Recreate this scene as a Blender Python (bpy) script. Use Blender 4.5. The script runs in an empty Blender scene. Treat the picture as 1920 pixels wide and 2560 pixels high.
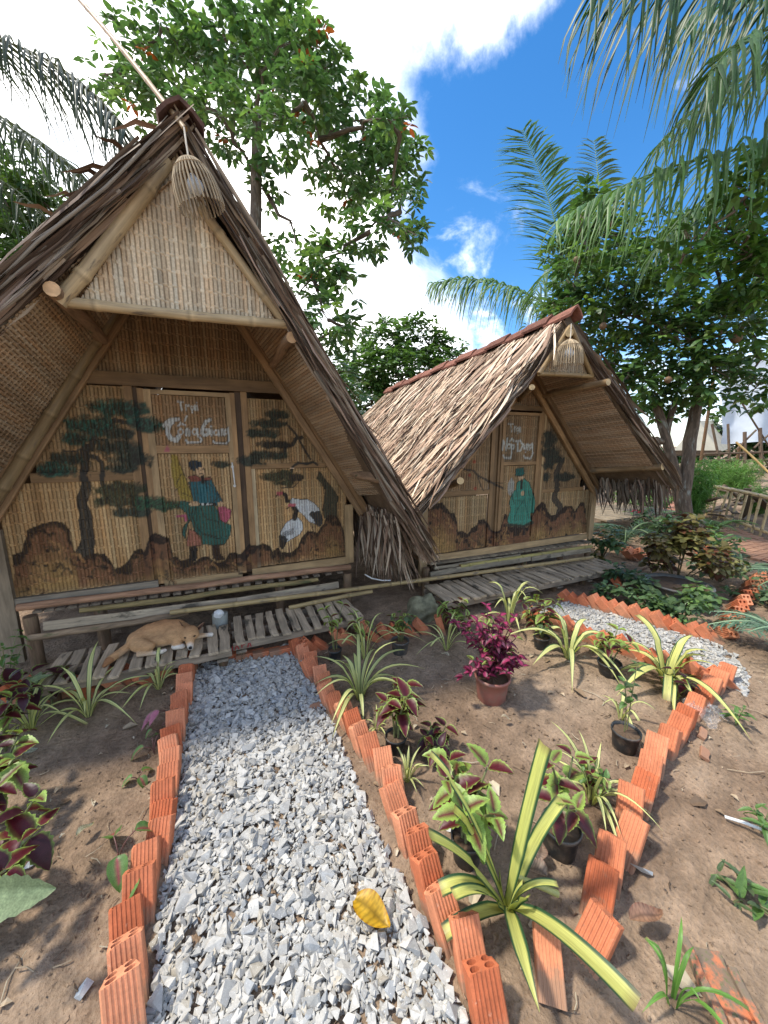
import bpy, bmesh, math, random
import numpy as np
from mathutils import Vector, Matrix
random.seed(7); rng = np.random.default_rng(7)
R = math.radians
scene = bpy.context.scene
C = scene.collection

# ------------------------------------------------------------------ camera
CAM_H, PITCH, YAW = 1.5, R(10.4), R(24.2)
FPX, PW, PH = 924.0, 1920.0, 2560.0          # focal length in photo pixels, photo size
cam = bpy.data.cameras.new('camera'); cam_o = bpy.data.objects.new('camera', cam); C.objects.link(cam_o)
cam.sensor_fit = 'HORIZONTAL'; cam.sensor_width = 36.0; cam.lens = 36.0*FPX/PW
cam.clip_start = 0.02; cam.clip_end = 2000
cam_o.location = (0, 0, CAM_H); cam_o.rotation_euler = (R(90)-PITCH, 0, -YAW)
scene.camera = cam_o
_F = np.array([math.sin(YAW)*math.cos(PITCH), math.cos(YAW)*math.cos(PITCH), -math.sin(PITCH)])
_R = np.array([math.cos(YAW), -math.sin(YAW), 0.0]); _U = np.cross(_R, _F); _C = np.array([0, 0, CAM_H])
def ray(x, y): return _F + _R*(x-PW/2)/FPX - _U*(y-PH/2)/FPX
def on_z(x, y, z=0.0):                      # photo point -> place on a level plane
    d = ray(x, y); return _C + d*((z-CAM_H)/d[2])
def on_y(x, y, Y):                          # photo point -> place on the plane of a facade
    d = ray(x, y); return _C + d*(Y/d[1])
def at(x, y, depth): return _C + ray(x, y)*depth

# ------------------------------------------------------------------ sky and sun
SUN_EL = R(60); _sh = np.array([-0.93, 0.37]); _sh /= np.linalg.norm(_sh)
SUN = np.array([_sh[0]*math.cos(SUN_EL), _sh[1]*math.cos(SUN_EL), math.sin(SUN_EL)])
world = bpy.data.worlds.new('World'); scene.world = world; world.use_nodes = True
nt = world.node_tree; nt.nodes.clear()
def N(t, typ, **kw):
    n = t.nodes.new(typ)
    for k, v in kw.items(): setattr(n, k, v)
    return n
wo = N(nt, 'ShaderNodeOutputWorld'); bg = N(nt, 'ShaderNodeBackground'); bg.inputs['Strength'].default_value = 0.15
sky = N(nt, 'ShaderNodeTexSky', sky_type='NISHITA', sun_disc=False)
sky.sun_elevation = SUN_EL; sky.sun_rotation = math.atan2(SUN[0], SUN[1]); sky.air_density = 1.0; sky.dust_density = 0.3; sky.ozone_density = 2.5
tc = N(nt, 'ShaderNodeTexCoord')
def vmath(t, op, a, b=None):
    n = N(t, 'ShaderNodeVectorMath', operation=op)
    for i, v in enumerate((a, b)):
        if v is None: continue
        if hasattr(v, 'links') or isinstance(v, bpy.types.NodeSocket): t.links.new(v, n.inputs[i])
        else: n.inputs[i].default_value = v
    return n
def fmath(t, op, a, b=None, c=None, clamp=False):
    n = N(t, 'ShaderNodeMath', operation=op, use_clamp=clamp)
    for i, v in enumerate((a, b, c)):
        if v is None: continue
        if isinstance(v, bpy.types.NodeSocket): t.links.new(v, n.inputs[i])
        else: n.inputs[i].default_value = v
    return n.outputs[0]
def maprange(t, x, a, b, c=0.0, d=1.0, smooth=True):
    n = N(t, 'ShaderNodeMapRange', interpolation_type='SMOOTHSTEP' if smooth else 'LINEAR')
    t.links.new(x, n.inputs['Value']); n.inputs['From Min'].default_value = a; n.inputs['From Max'].default_value = b
    n.inputs['To Min'].default_value = c; n.inputs['To Max'].default_value = d
    return n.outputs[0]
dirv = tc.outputs['Generated']
nz = N(nt, 'ShaderNodeTexNoise'); nz.inputs['Scale'].default_value = 2.6; nz.inputs['Detail'].default_value = 9; nz.inputs['Roughness'].default_value = 0.62; nz.inputs['Distortion'].default_value = 0.5
nt.links.new(dirv, nz.inputs['Vector'])
acc = fmath(nt, 'MULTIPLY_ADD', nz.outputs['Fac'], 1.5, -.22)
# cloud banks and clear sky of the day, as directions on the sky
BANKS = [((200, 120), 0.66, 0.42), ((700, 200), 0.88, 0.24), ((1150, 120), 0.975, 0.24), ((960, 700), 0.945, 0.34), ((1130, 850), 0.965, 0.26), ((1290, 100), 0.985, 0.14),
         ((1350, 480), 0.90, -0.30), ((1750, 150), 0.80, -0.28), ((1090, 400), 0.965, -0.30), ((1640, 1060), 0.93, 0.10)]
for (px, py), cmin, amp in BANKS:
    d = ray(px, py); d = d/np.linalg.norm(d)
    dt = vmath(nt, 'DOT_PRODUCT', dirv, tuple(d)).outputs['Value']
    acc = fmath(nt, 'ADD', acc, maprange(nt, dt, cmin, 1.0, 0.0, amp))
cl = maprange(nt, acc, 0.42, 0.92)
wm = N(nt, 'ShaderNodeMapping'); wm.inputs['Scale'].default_value = (3.2, 3.2, 6.0); wm.inputs['Rotation'].default_value = (.3, .5, .2); nt.links.new(dirv, wm.inputs['Vector'])
nz3 = N(nt, 'ShaderNodeTexNoise'); nz3.inputs['Scale'].default_value = 1.4; nz3.inputs['Detail'].default_value = 10; nz3.inputs['Roughness'].default_value = .62; nz3.inputs['Distortion'].default_value = .4; nt.links.new(wm.outputs[0], nz3.inputs['Vector'])
cl = fmath(nt, 'MAXIMUM', cl, maprange(nt, nz3.outputs['Fac'], .52, .86, 0, .85))
nz2 = N(nt, 'ShaderNodeTexNoise'); nz2.inputs['Scale'].default_value = 5.0; nz2.inputs['Detail'].default_value = 6
nt.links.new(dirv, nz2.inputs['Vector'])
ccol = N(nt, 'ShaderNodeMixRGB'); ccol.inputs[1].default_value = (6.8, 7.3, 8.1, 1); ccol.inputs[2].default_value = (14.5, 14.2, 13.6, 1)
nt.links.new(maprange(nt, nz2.outputs['Fac'], 0.35, 0.6), ccol.inputs[0])
hs = N(nt, 'ShaderNodeHueSaturation'); hs.inputs['Saturation'].default_value = 1.33; hs.inputs['Value'].default_value = .92
nt.links.new(sky.outputs[0], hs.inputs['Color'])
mx = N(nt, 'ShaderNodeMixRGB'); nt.links.new(cl, mx.inputs[0]); nt.links.new(hs.outputs[0], mx.inputs[1]); nt.links.new(ccol.outputs[0], mx.inputs[2])
nt.links.new(mx.outputs[0], bg.inputs['Color']); nt.links.new(bg.outputs[0], wo.inputs['Surface'])
sun = bpy.data.lights.new('sun', 'SUN'); sun.energy = 2.8; sun.angle = R(5.0); sun.color = (1.0, 0.94, 0.83)
sun_o = bpy.data.objects.new('sun', sun); C.objects.link(sun_o); sun_o.location = (-6, 3, 12)
sun_o.rotation_euler = Vector(SUN).to_track_quat('Z', 'Y').to_euler()
vs = scene.view_settings; vs.view_transform = 'Standard'; vs.look = 'None'; vs.gamma = 1.0; vs.use_curve_mapping = False; vs.exposure = 0.9

# ------------------------------------------------------------------ helpers: noise, objects, mesh builder
def vnoise(x, y, seed=0):                   # value noise on arrays
    x = np.asarray(x, float); y = np.asarray(y, float)
    xi = np.floor(x).astype(np.int64); yi = np.floor(y).astype(np.int64); fx = x-xi; fy = y-yi
    fx = fx*fx*(3-2*fx); fy = fy*fy*(3-2*fy)
    def h(a, b):
        n = (a*374761393 + b*668265263 + seed*982451653) & 0x7fffffff
        n = ((n ^ (n >> 13))*1274126177) & 0x7fffffff
        return ((n ^ (n >> 16)) & 0xffff)/65535.0
    return (h(xi, yi)*(1-fx)+h(xi+1, yi)*fx)*(1-fy)+(h(xi, yi+1)*(1-fx)+h(xi+1, yi+1)*fx)*fy
def fbm(x, y, o=4, seed=0):
    s = 0; a = 0.5
    for i in range(o): s = s+a*vnoise(np.asarray(x)*2**i, np.asarray(y)*2**i, seed+i*17); a *= 0.5
    return s
def norm(v): v = np.asarray(v, float); return v/(np.linalg.norm(v)+1e-12)

def tag(o, label=None, cat=None, group=None, kind=None):
    for k, v in (('label', label), ('category', cat), ('group', group), ('kind', kind)):
        if v: o[k] = v
    return o
def thing(name, loc, label, cat, group=None):
    o = bpy.data.objects.new(name, None); C.objects.link(o); o.location = tuple(map(float, loc)); o.empty_display_size = 0.1
    return tag(o, label, cat, group)
def mesh_from(V, F, mat, cols=None, grain=None, smooth=False, name='mesh'):
    V = np.asarray(V, np.float32); me = bpy.data.meshes.new(name)
    if isinstance(F, np.ndarray):
        k = F.shape[1]; m = len(F)
        me.vertices.add(len(V)); me.vertices.foreach_set('co', V.ravel())
        me.loops.add(m*k); me.loops.foreach_set('vertex_index', F.astype(np.int32).ravel())
        me.polygons.add(m); me.polygons.foreach_set('loop_start', np.arange(0, m*k, k, dtype=np.int32))
        me.update(calc_edges=True)
    else:
        me.from_pydata(V.tolist(), [], F); me.update()
    if cols is not None:
        a = me.color_attributes.new('Col', 'FLOAT_COLOR', 'POINT'); c = np.ones((len(V), 4), np.float32); c[:, :3] = cols; a.data.foreach_set('color', c.ravel())
    if grain is not None:
        a = me.attributes.new('grain', 'FLOAT_VECTOR', 'POINT'); a.data.foreach_set('vector', np.asarray(grain, np.float32).ravel())
    me.polygons.foreach_set('use_smooth', np.full(len(me.polygons), bool(smooth)))
    if mat is not None: me.materials.append(mat)
    return me
def link(name, me, parent=None, loc=None):
    o = bpy.data.objects.new(name, me); C.objects.link(o)
    if parent is not None: o.parent = parent
    if loc is not None: o.location = tuple(map(float, loc))
    return o
def world_loc(o):
    v = Vector((0, 0, 0))
    while o is not None: v = v+Vector(o.location); o = o.parent
    return np.array(v)

class B:
    """collects pieces of one part: world coordinates, colour and grain along the wood"""
    def __init__(s): s.V = []; s.F = []; s.Cc = []; s.G = []; s.n = 0
    def add(s, V, F, col=(1, 1, 1), G=None):
        V = np.asarray(V, float); k = len(V)
        s.V.append(V)
        for f in F: s.F.append([i+s.n for i in f])
        col = np.asarray(col, float)
        s.Cc.append(np.tile(col, (k, 1)) if col.ndim == 1 else col)
        s.G.append(np.asarray(G, float) if G is not None else V*1.0)
        s.n += k; return s
    def plank(s, p0, p1, w, t, up=(0, 0, 1), col=(1, 1, 1), seg=3, jit=0.0, chip=0.0):
        p0 = np.asarray(p0, float); p1 = np.asarray(p1, float); d = norm(p1-p0); up = np.asarray(up, float)
        sd = norm(np.cross(d, up)); u = np.cross(sd, d); L = np.linalg.norm(p1-p0); V = []; G = []; o = random.random()*50
        for i in range(seg+1):
            c = p0+(p1-p0)*i/seg+(sd*random.gauss(0, jit)+u*random.gauss(0, jit)*0.5)
            ww = w*(1+random.gauss(0, chip)); e = 0.12*t
            for a, b in ((-.5, -.5+e/t), (-.5, .5-e/t), (-.5+e/w, .5), (.5-e/w, .5), (.5, .5-e/t), (.5, -.5+e/t), (.5-e/w, -.5), (-.5+e/w, -.5)):
                V.append(c+sd*ww*a+u*t*b); G.append((L*i/seg+o, a*w+b*t*0.7+o, o))
        F = []
        for i in range(seg):
            for j in range(8): F.append((i*8+j, i*8+(j+1) % 8, i*8+8+(j+1) % 8, i*8+8+j))
        F.append(tuple(range(7, -1, -1))); F.append(tuple(seg*8+j for j in range(8)))
        return s.add(V, F, col, G)
    def tube(s, pts, rad, n=8, col=(1, 1, 1), cap=True, capcol=None, wob=0.0):
        pts = np.asarray(pts, float); m = len(pts); rad = np.broadcast_to(np.asarray(rad, float), (m,))
        T = np.gradient(pts, axis=0); T /= (np.linalg.norm(T, axis=1)[:, None]+1e-12)
        ref = np.array([0, 0, 1.0]) if abs(T[0][2]) < 0.9 else np.array([1.0, 0, 0])
        a = norm(np.cross(T[0], ref)); V = []; G = []; L = 0; o = random.random()*50
        col = np.asarray(col, float); cc = []
        for i in range(m):
            a = norm(a-T[i]*np.dot(a, T[i])); b = np.cross(T[i], a)
            if i: L += np.linalg.norm(pts[i]-pts[i-1])
            for j in range(n):
                t = 2*math.pi*j/n; r = rad[i]*(1+random.gauss(0, wob) if wob else 1)
                V.append(pts[i]+(a*math.cos(t)+b*math.sin(t))*r); G.append((L+o, math.cos(t)*rad[i]*2+o, math.sin(t)*rad[i]*2)); cc.append(col if col.ndim == 1 else col[i])
        F = [(i*n+j, i*n+(j+1) % n, i*n+n+(j+1) % n, i*n+n+j) for i in range(m-1) for j in range(n)]
        s.add(V, F, np.array(cc), G)
        if cap:
            for i, rev in ((0, True), (m-1, False)):
                k = len(V); idx = [i*n+j for j in range(n)]
                s.add([V[q] for q in idx], [tuple(range(n))[::-1] if rev else tuple(range(n))], capcol if capcol is not None else (col if col.ndim == 1 else col[i]), [(o+.3, math.cos(j)*.02, math.sin(j)*.02) for j in range(n)])
        return s
    def bamboo(s, p0, p1, r, col, nodes=0.28, n=9, bend=0.01, capcol=(.62, .48, .3)):
        p0 = np.asarray(p0, float); p1 = np.asarray(p1, float); L = np.linalg.norm(p1-p0); pts = []; rad = []; cols = []
        k = max(1, int(L/nodes)); off = np.array([random.gauss(0, bend), random.gauss(0, bend), random.gauss(0, bend)]); col = np.asarray(col, float)
        def P(t): return p0+(p1-p0)*t+off*math.sin(math.pi*t)
        ts = [(0, 1, 1)]
        for i in range(1, k+1):
            t = (i-random.uniform(.35, .65))/k; e = 0.009/L
            ts += [(t-3*e, .97, 1), (t-e, 1.1, .72), (t+e, 1.1, 1.15), (t+3*e, .97, 1)]
        ts.append((1, .98, 1))
        for t, q, c in ts:
            pts.append(P(min(max(t, 0), 1))); rad.append(r*q); cols.append(col*c)
        return s.tube(pts, rad, n, np.array(cols), True, capcol)
    def strip(s, pts, wid, side, col, fold=0.0, tipcol=None):
        """thin leaf: rows of three points, folded along the middle; col (3,) or (m,3,3)"""
        pts = np.asarray(pts, float); m = len(pts); wid = np.broadcast_to(np.asarray(wid, float), (m,)); side = np.asarray(side, float)
        if side.ndim == 1: side = np.tile(side, (m, 1))
        T = np.gradient(pts, axis=0); nn = np.cross(T, side); nn /= (np.linalg.norm(nn, axis=1)[:, None]+1e-12)
        V = np.empty((m, 3, 3)); V[:, 0] = pts-side*wid[:, None]*.5+nn*(fold*wid)[:, None]; V[:, 1] = pts; V[:, 2] = pts+side*wid[:, None]*.5+nn*(fold*wid)[:, None]
        F = [(i*3+j, i*3+j+1, i*3+j+4, i*3+j+3) for i in range(m-1) for j in range(2)]
        col = np.asarray(col, float); cc = np.tile(col, (m*3, 1)) if col.ndim == 1 else col.reshape(m*3, 3)
        L = np.linspace(0, 1, m)*np.linalg.norm(pts[-1]-pts[0]); o = random.random()*50
        G = np.array([(L[i]+o, (j-1)*wid[i]+o, o) for i in range(m) for j in range(3)])
        return s.add(V.reshape(-1, 3), F, cc, G)
    def mesh(s, mat, origin=(0, 0, 0), smooth=False, name='mesh'):
        V = np.concatenate(s.V)-np.asarray(origin, float)
        return mesh_from(V, s.F, mat, np.concatenate(s.Cc), np.concatenate(s.G), smooth, name)
    def build(s, name, mat, parent=None, smooth=False, loc=None):
        """loc None and no parent: origin at the middle of the base"""
        V = np.concatenate(s.V)
        if parent is not None: org = world_loc(parent); return link(name, s.mesh(mat, org, smooth, name), parent)
        if loc is None: loc = np.array([*(V.min(0)[:2]+V.max(0)[:2])/2, V[:, 2].min()])
        return link(name, s.mesh(mat, loc, smooth, name), None, loc)
def grid_faces(nx, ny):
    i = np.arange(nx-1)[:, None]; j = np.arange(ny-1)[None]; a = (i*ny+j).ravel()
    return np.stack([a, a+ny, a+ny+1, a+1], 1)

# ------------------------------------------------------------------ materials
def mat_new(name):
    m = bpy.data.materials.new(name); m.use_nodes = True; t = m.node_tree; t.nodes.clear()
    out = N(t, 'ShaderNodeOutputMaterial'); p = N(t, 'ShaderNodeBsdfPrincipled'); t.links.new(p.outputs[0], out.inputs['Surface'])
    return m, t, p, out
def attr(t, name, out='Color'): n = N(t, 'ShaderNodeAttribute', attribute_name=name); return n.outputs[out]
def noise(t, vec, scale, detail=4, rough=.55, dist=0.0):
    n = N(t, 'ShaderNodeTexNoise'); n.inputs['Scale'].default_value = scale; n.inputs['Detail'].default_value = detail; n.inputs['Roughness'].default_value = rough; n.inputs['Distortion'].default_value = dist
    t.links.new(vec, n.inputs['Vector']); return n.outputs['Fac']
def mul(t, a, b):
    n = N(t, 'ShaderNodeMixRGB', blend_type='MULTIPLY'); n.inputs[0].default_value = 1
    for i, v in ((1, a), (2, b)):
        if isinstance(v, bpy.types.NodeSocket): t.links.new(v, n.inputs[i])
        else: n.inputs[i].default_value = (*v, 1)
    return n.outputs[0]
def mixc(t, f, a, b):
    n = N(t, 'ShaderNodeMixRGB')
    if isinstance(f, bpy.types.NodeSocket): t.links.new(f, n.inputs[0])
    else: n.inputs[0].default_value = f
    for i, v in ((1, a), (2, b)):
        if isinstance(v, bpy.types.NodeSocket): t.links.new(v, n.inputs[i])
        else: n.inputs[i].default_value = (*v, 1)
    return n.outputs[0]
def gray(t, f):
    n = N(t, 'ShaderNodeCombineColor')
    for i in range(3): t.links.new(f, n.inputs[i])
    return n.outputs[0]
def bump(t, p, h, strength=.4, dist=.01):
    n = N(t, 'ShaderNodeBump'); n.inputs['Strength'].default_value = strength; n.inputs['Distance'].default_value = dist
    t.links.new(h, n.inputs['Height']); t.links.new(n.outputs[0], p.inputs['Normal'])
def mapping(t, vec, scale):
    n = N(t, 'ShaderNodeMapping'); n.inputs['Scale'].default_value = scale; t.links.new(vec, n.inputs['Vector']); return n.outputs[0]
def wood_mat(name, base, al=3.0, ac=45.0, lo=.55, hi=1.25, bs=.5, rough=.8, stain=None, knots=True):
    m, t, p, _ = mat_new(name); g = attr(t, 'grain', 'Vector')
    v = mapping(t, g, (al, ac, ac)); f = noise(t, v, 1.0, 6, .65, .6)
    f2 = noise(t, mapping(t, g, (5, 14, 14)), 1.0, 3)
    c = mul(t, attr(t, 'Col'), base); c = mul(t, c, gray(t, maprange(t, f, .3, .7, lo, hi, False))); c = mul(t, c, gray(t, maprange(t, f2, .3, .7, .72, 1.2, False)))
    if stain: c = mixc(t, maprange(t, noise(t, mapping(t, g, (4, 9, 9)), 1.3, 5, .6), .56, .68), c, stain)
    t.links.new(c, p.inputs['Base Color']); p.inputs['Roughness'].default_value = rough; p.inputs['Specular IOR Level'].default_value = .25
    bump(t, p, f, bs, .004); return m
def leaf_mat(name, trans=.3, rough=.45, vein=0.0, var=.25, spec=.4, stretch=None):
    m, t, p, out = mat_new(name); oi = N(t, 'ShaderNodeObjectInfo')
    c = attr(t, 'Col'); g = attr(t, 'grain', 'Vector'); f = noise(t, g, 30, 3) if not stretch else noise(t, mapping(t, g, stretch), 1, 4)
    c = mul(t, c, gray(t, maprange(t, f, .3, .7, 1-var, 1+var, False)))
    if stretch: c = mixc(t, maprange(t, noise(t, g, 26, 5, .7), .62, .72, 0, .6), c, (.20, .15, .07)); bump(t, p, f, .4, .002)
    c = mul(t, c, gray(t, maprange(t, oi.outputs['Random'], 0, 1, .85, 1.15, False)))
    t.links.new(c, p.inputs['Base Color']); p.inputs['Roughness'].default_value = rough; p.inputs['Specular IOR Level'].default_value = spec
    tr = N(t, 'ShaderNodeBsdfTranslucent'); t.links.new(mul(t, c, (1.25, 1.35, .7)), tr.inputs['Color'])
    ms = N(t, 'ShaderNodeMixShader'); ms.inputs[0].default_value = trans
    t.links.new(p.outputs[0], ms.inputs[1]); t.links.new(tr.outputs[0], ms.inputs[2]); t.links.new(ms.outputs[0], out.inputs['Surface'])
    return m
def col_mat(name, rough=.8, nscale=60, lo=.75, hi=1.2, bs=.3, spec=.25, bd=.003, obj_rand=0.0):
    """colour from the piece itself with fine grain on top"""
    m, t, p, _ = mat_new(name); g = attr(t, 'grain', 'Vector'); f = noise(t, g, nscale, 5)
    c = mul(t, attr(t, 'Col'), gray(t, maprange(t, f, .3, .7, lo, hi, False)))
    if obj_rand:
        oi = N(t, 'ShaderNodeObjectInfo'); c = mul(t, c, gray(t, maprange(t, oi.outputs['Random'], 0, 1, 1-obj_rand, 1+obj_rand, False)))
    t.links.new(c, p.inputs['Base Color']); p.inputs['Roughness'].default_value = rough; p.inputs['Specular IOR Level'].default_value = spec
    bump(t, p, f, bs, bd); return m
M = {}
M['grey_wood'] = wood_mat('grey_wood', (.30, .25, .19), stain=(.09, .075, .055))
M['brown_wood'] = wood_mat('brown_wood', (.34, .21, .11), lo=.6, hi=1.2, bs=.3, rough=.6)
M['log'] = wood_mat('log', (.30, .21, .14), al=4, ac=18, bs=.8, stain=(.10, .10, .045))
M['bamboo'] = wood_mat('bamboo', (.43, .33, .20), al=1.5, ac=30, lo=.75, hi=1.15, bs=.2, rough=.5, stain=(.16, .12, .08))
M['weave'] = col_mat('woven_bamboo', .65, 90, .8, 1.15, .3)
M['thatch'] = wood_mat('dry_palm_thatch', (1, 1, 1), al=2, ac=110, lo=.6, hi=1.2, bs=.5, rough=.75)
M['leaf'] = leaf_mat('leaf'); M['strap'] = leaf_mat('strap_leaf', .3, .42, var=.22, stretch=(6, 420, 1)); M['leaf_thick'] = leaf_mat('thick_leaf', .18, .4, var=.12); M['tree_leaf'] = leaf_mat('tree_leaf', .28, .38, var=.3, spec=.5)
M['bark'] = wood_mat('bark', (.14, .10, .07), al=7, ac=14, lo=.5, hi=1.4, bs=1.0, rough=.9, stain=(.24, .24, .2))
M['plain'] = col_mat('plain', .6, 40, .9, 1.1, .1)
M['fur'] = wood_mat('fur', (1, 1, 1), al=45, ac=330, lo=.72, hi=1.2, bs=.6, rough=.9)
# ================================================================== ground, gravel, bricks
def axis(a, b, step, far, grow=1.18):
    xs = list(np.arange(a, b+1e-6, step)); s = step
    while xs[-1] < far: s *= grow; xs.append(xs[-1]+s)
    s = step
    while xs[0] > -far: s *= grow; xs.insert(0, xs[0]-s)
    return np.array(xs)
def in_poly(x, y, P):
    x = np.asarray(x); y = np.asarray(y); r = np.zeros(x.shape, bool); n = len(P)
    for i in range(n):
        x0, y0 = P[i][:2]; x1, y1 = P[(i+1) % n][:2]
        if y0 == y1: continue
        c = ((y0 > y) != (y1 > y)) & (x < (x1-x0)*(y-y0)/(y1-y0)+x0); r ^= c
    return r
PATH1 = [(-.27, .30), (.50, .30), (.47, 1.2), (.46, 2.0), (.43, 2.62), (-.25, 2.62), (-.27, 2.0), (-.28, 1.2)]
PATH2 = [tuple(on_z(*p)[:2]) for p in ((1425, 1503), (1560, 1545), (1680, 1578), (1790, 1612), (1835, 1640), (1868, 1690), (1870, 1745), (1820, 1712), (1715, 1690), (1604, 1645), (1501, 1612), (1424, 1582), (1369, 1562), (1345, 1530))]
gx = axis(-2.6, 5.2, .024, 260); gy = axis(.15, 4.4, .024, 260)
X, Y = np.meshgrid(gx, gy, indexing='ij')
near = np.clip(1-np.maximum(np.abs(X-1.3)-3.9, 0)/4, 0, 1)*np.clip(1-np.maximum(np.abs(Y-2.2)-2.2, 0)/4, 0, 1)
Z = ((fbm(X*1.6, Y*1.6, 3, 3)-.45)*.05+(fbm(X*7, Y*7, 3, 9)-.45)*.022+np.maximum(fbm(X*22, Y*22, 2, 21)-.45, 0)*.035+(vnoise(X*45, Y*45, 5)-.5)*.007)*near
inpath = in_poly(X, Y, PATH1) | in_poly(X, Y, PATH2); Z = np.where(inpath, Z*.5-.012, Z)
V = np.stack([X, Y, Z], -1).reshape(-1, 3)
def ground_mat():
    m, t, p, _ = mat_new('dirt'); tcn = N(t, 'ShaderNodeTexCoord'); v = tcn.outputs['Object']
    a = noise(t, v, 1.1, 5, .6); b = noise(t, v, 9, 6, .65); c = noise(t, v, 70, 4, .6); vo = N(t, 'ShaderNodeTexVoronoi'); vo.inputs['Scale'].default_value = 55; t.links.new(v, vo.inputs['Vector'])
    col = mixc(t, maprange(t, a, .35, .65), (.215, .146, .096), (.31, .225, .153))
    col = mul(t, col, gray(t, maprange(t, b, .3, .7, .62, 1.25, False))); col = mul(t, col, gray(t, maprange(t, c, .3, .7, .8, 1.15, False)))
    col = mixc(t, maprange(t, noise(t, v, 160, 2), .66, .72), col, (.10, .065, .04))
    col = mul(t, col, mixc(t, maprange(t, noise(t, v, .9, 6, .65, .6), .52, .64, 0, .75), (1, 1, 1), (.66, .62, .60)))
    t.links.new(col, p.inputs['Base Color']); p.inputs['Roughness'].default_value = .92; p.inputs['Specular IOR Level'].default_value = .15
    h = fmath(t, 'ADD', fmath(t, 'MULTIPLY', b, .9), fmath(t, 'ADD', fmath(t, 'MULTIPLY', c, .5), fmath(t, 'MULTIPLY', vo.outputs['Distance'], .25)))
    bump(t, p, h, .9, .02); return m
M['dirt'] = ground_mat()
g = link('ground', mesh_from(V, grid_faces(len(gx), len(gy)), M['dirt'], smooth=True)); g['kind'] = 'structure'
def ground_z(x, y):
    i = np.clip(np.searchsorted(gx, x), 0, len(gx)-1); j = np.clip(np.searchsorted(gy, y), 0, len(gy)-1); return float(Z[i, j])

# ---- crushed stone
def stone_variants(n=48, pts=(8, 11)):
    out = []
    for i in range(n):
        bm = bmesh.new()
        for k in range(random.randint(*pts)):
            v = np.array([random.choice((-1, 1))*random.uniform(.35, 1), random.choice((-1, 1))*random.uniform(.3, .8), random.choice((-1, 1))*random.uniform(.2, .62)]); bm.verts.new(v)
        r = bmesh.ops.convex_hull(bm, input=bm.verts)
        bmesh.ops.delete(bm, geom=[v for v in bm.verts if not v.link_faces], context='VERTS')
        bmesh.ops.triangulate(bm, faces=bm.faces); bm.verts.index_update()
        out.append((np.array([v.co[:] for v in bm.verts]), np.array([[v.index for v in f.verts] for f in bm.faces]))); bm.free()
    return out
STONES = stone_variants()
def rot_rand():
    q = rng.normal(size=4); q /= np.linalg.norm(q); w, x, y, z = q
    return np.array([[1-2*(y*y+z*z), 2*(x*y-z*w), 2*(x*z+y*w)], [2*(x*y+z*w), 1-2*(x*x+z*z), 2*(y*z-x*w)], [2*(x*z-y*w), 2*(y*z+x*w), 1-2*(x*x+y*y)]])
def gravel_mesh(spots, mat):
    Vs = []; Fs = []; Cs = []; n = 0
    for (x, y, z, s, flat, col) in spots:
        v, f = STONES[random.randrange(len(STONES))]; r = rot_rand(); w = (v@r.T); w[:, 2] *= flat; w = w*s+np.array([x, y, z])
        Vs.append(w); Fs.append(f+n); n += len(w); Cs.append(np.tile(col, (len(w), 1)))
    V = np.concatenate(Vs); return mesh_from(V, np.concatenate(Fs), mat, np.concatenate(Cs), V)
def stone_mat():
    m, t, p, _ = mat_new('crushed_granite'); g = attr(t, 'grain', 'Vector'); f = noise(t, g, 55, 6, .7); f2 = noise(t, g, 260, 3)
    c = mul(t, attr(t, 'Col'), gray(t, maprange(t, f, .3, .7, .78, 1.15, False))); c = mixc(t, maprange(t, f2, .62, .70, 0, .6), c, (.22, .22, .22)); c = mixc(t, maprange(t, f2, .34, .30), c, (.75, .76, .74))
    t.links.new(c, p.inputs['Base Color']); p.inputs['Roughness'].default_value = .8; p.inputs['Specular IOR Level'].default_value = .25; bump(t, p, f2, .15, .001); return m
M['stone'] = stone_mat()
def stone_col():
    k = random.random(); b = random.uniform(.35, .50)
    if k < .08: return np.array([b*.95, b*.86, b*.70])
    if k < .2: return np.array([b*.72, b*.73, b*.72])
    return np.array([b*1.02, b*.98, b*.89])
def scatter(poly, n, smin, smax, bare, zlift=.0, seed=0):
    P = np.array(poly); lo = P.min(0); hi = P.max(0); out = []
    xs = rng.uniform(lo[0], hi[0], n*3); ys = rng.uniform(lo[1], hi[1], n*3); ok = in_poly(xs, ys, poly); xs = xs[ok][:n]; ys = ys[ok][:n]
    d = fbm(xs*3.1+seed, ys*3.1, 3, 40+seed)
    for x, y, q in zip(xs, ys, d):
        if q < bare(x, y): continue
        s = random.uniform(smin, smax)*(1.6 if random.random() < .10 else 1)*(.7 if random.random() < .35 else 1)
        out.append((x, y, ground_z(x, y)+s*.35+random.uniform(0, zlift), s, .8, stone_col()))
    return out
sp = scatter(PATH1, 11000, .0098, .0205, lambda x, y: .25 if y < 1.1 else (.12 if y < 1.55 else .0), .012)
sp += scatter(PATH1, 2500, .005, .010, lambda x, y: .2, .02, 3)
tag(link('gravel', gravel_mesh(sp, M['stone'])), 'grey crushed stone filling the path to the near hut', 'gravel', kind='stuff')
sp = scatter(PATH2, 8000, .009, .017, lambda x, y: .36 if y < 1.75 else .2, .012, 5)
tag(link('gravel', gravel_mesh(sp, M['stone'])), 'grey crushed stone filling the path to the far hut', 'gravel', kind='stuff')
for (px, py, s, lab) in ((80, 2163, .017, 'pale grey stone lying on dirt beside the big coleus'), (205, 2485, .019, 'white angular stone at the bottom left on bare dirt'), (1605, 2195, .034, 'flat grey stone slab outside the right brick edging'), (1120, 2080, .02, 'beige stone beside the black pot in the flower bed')):
    P = on_z(px, py); m = gravel_mesh([(0, 0, s*.4, s*1.25, .7, np.array([.5, .51, .5]))], M['stone']); tag(link('stone', m, None, (P[0], P[1], ground_z(P[0], P[1]))), lab, 'stone')

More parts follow.
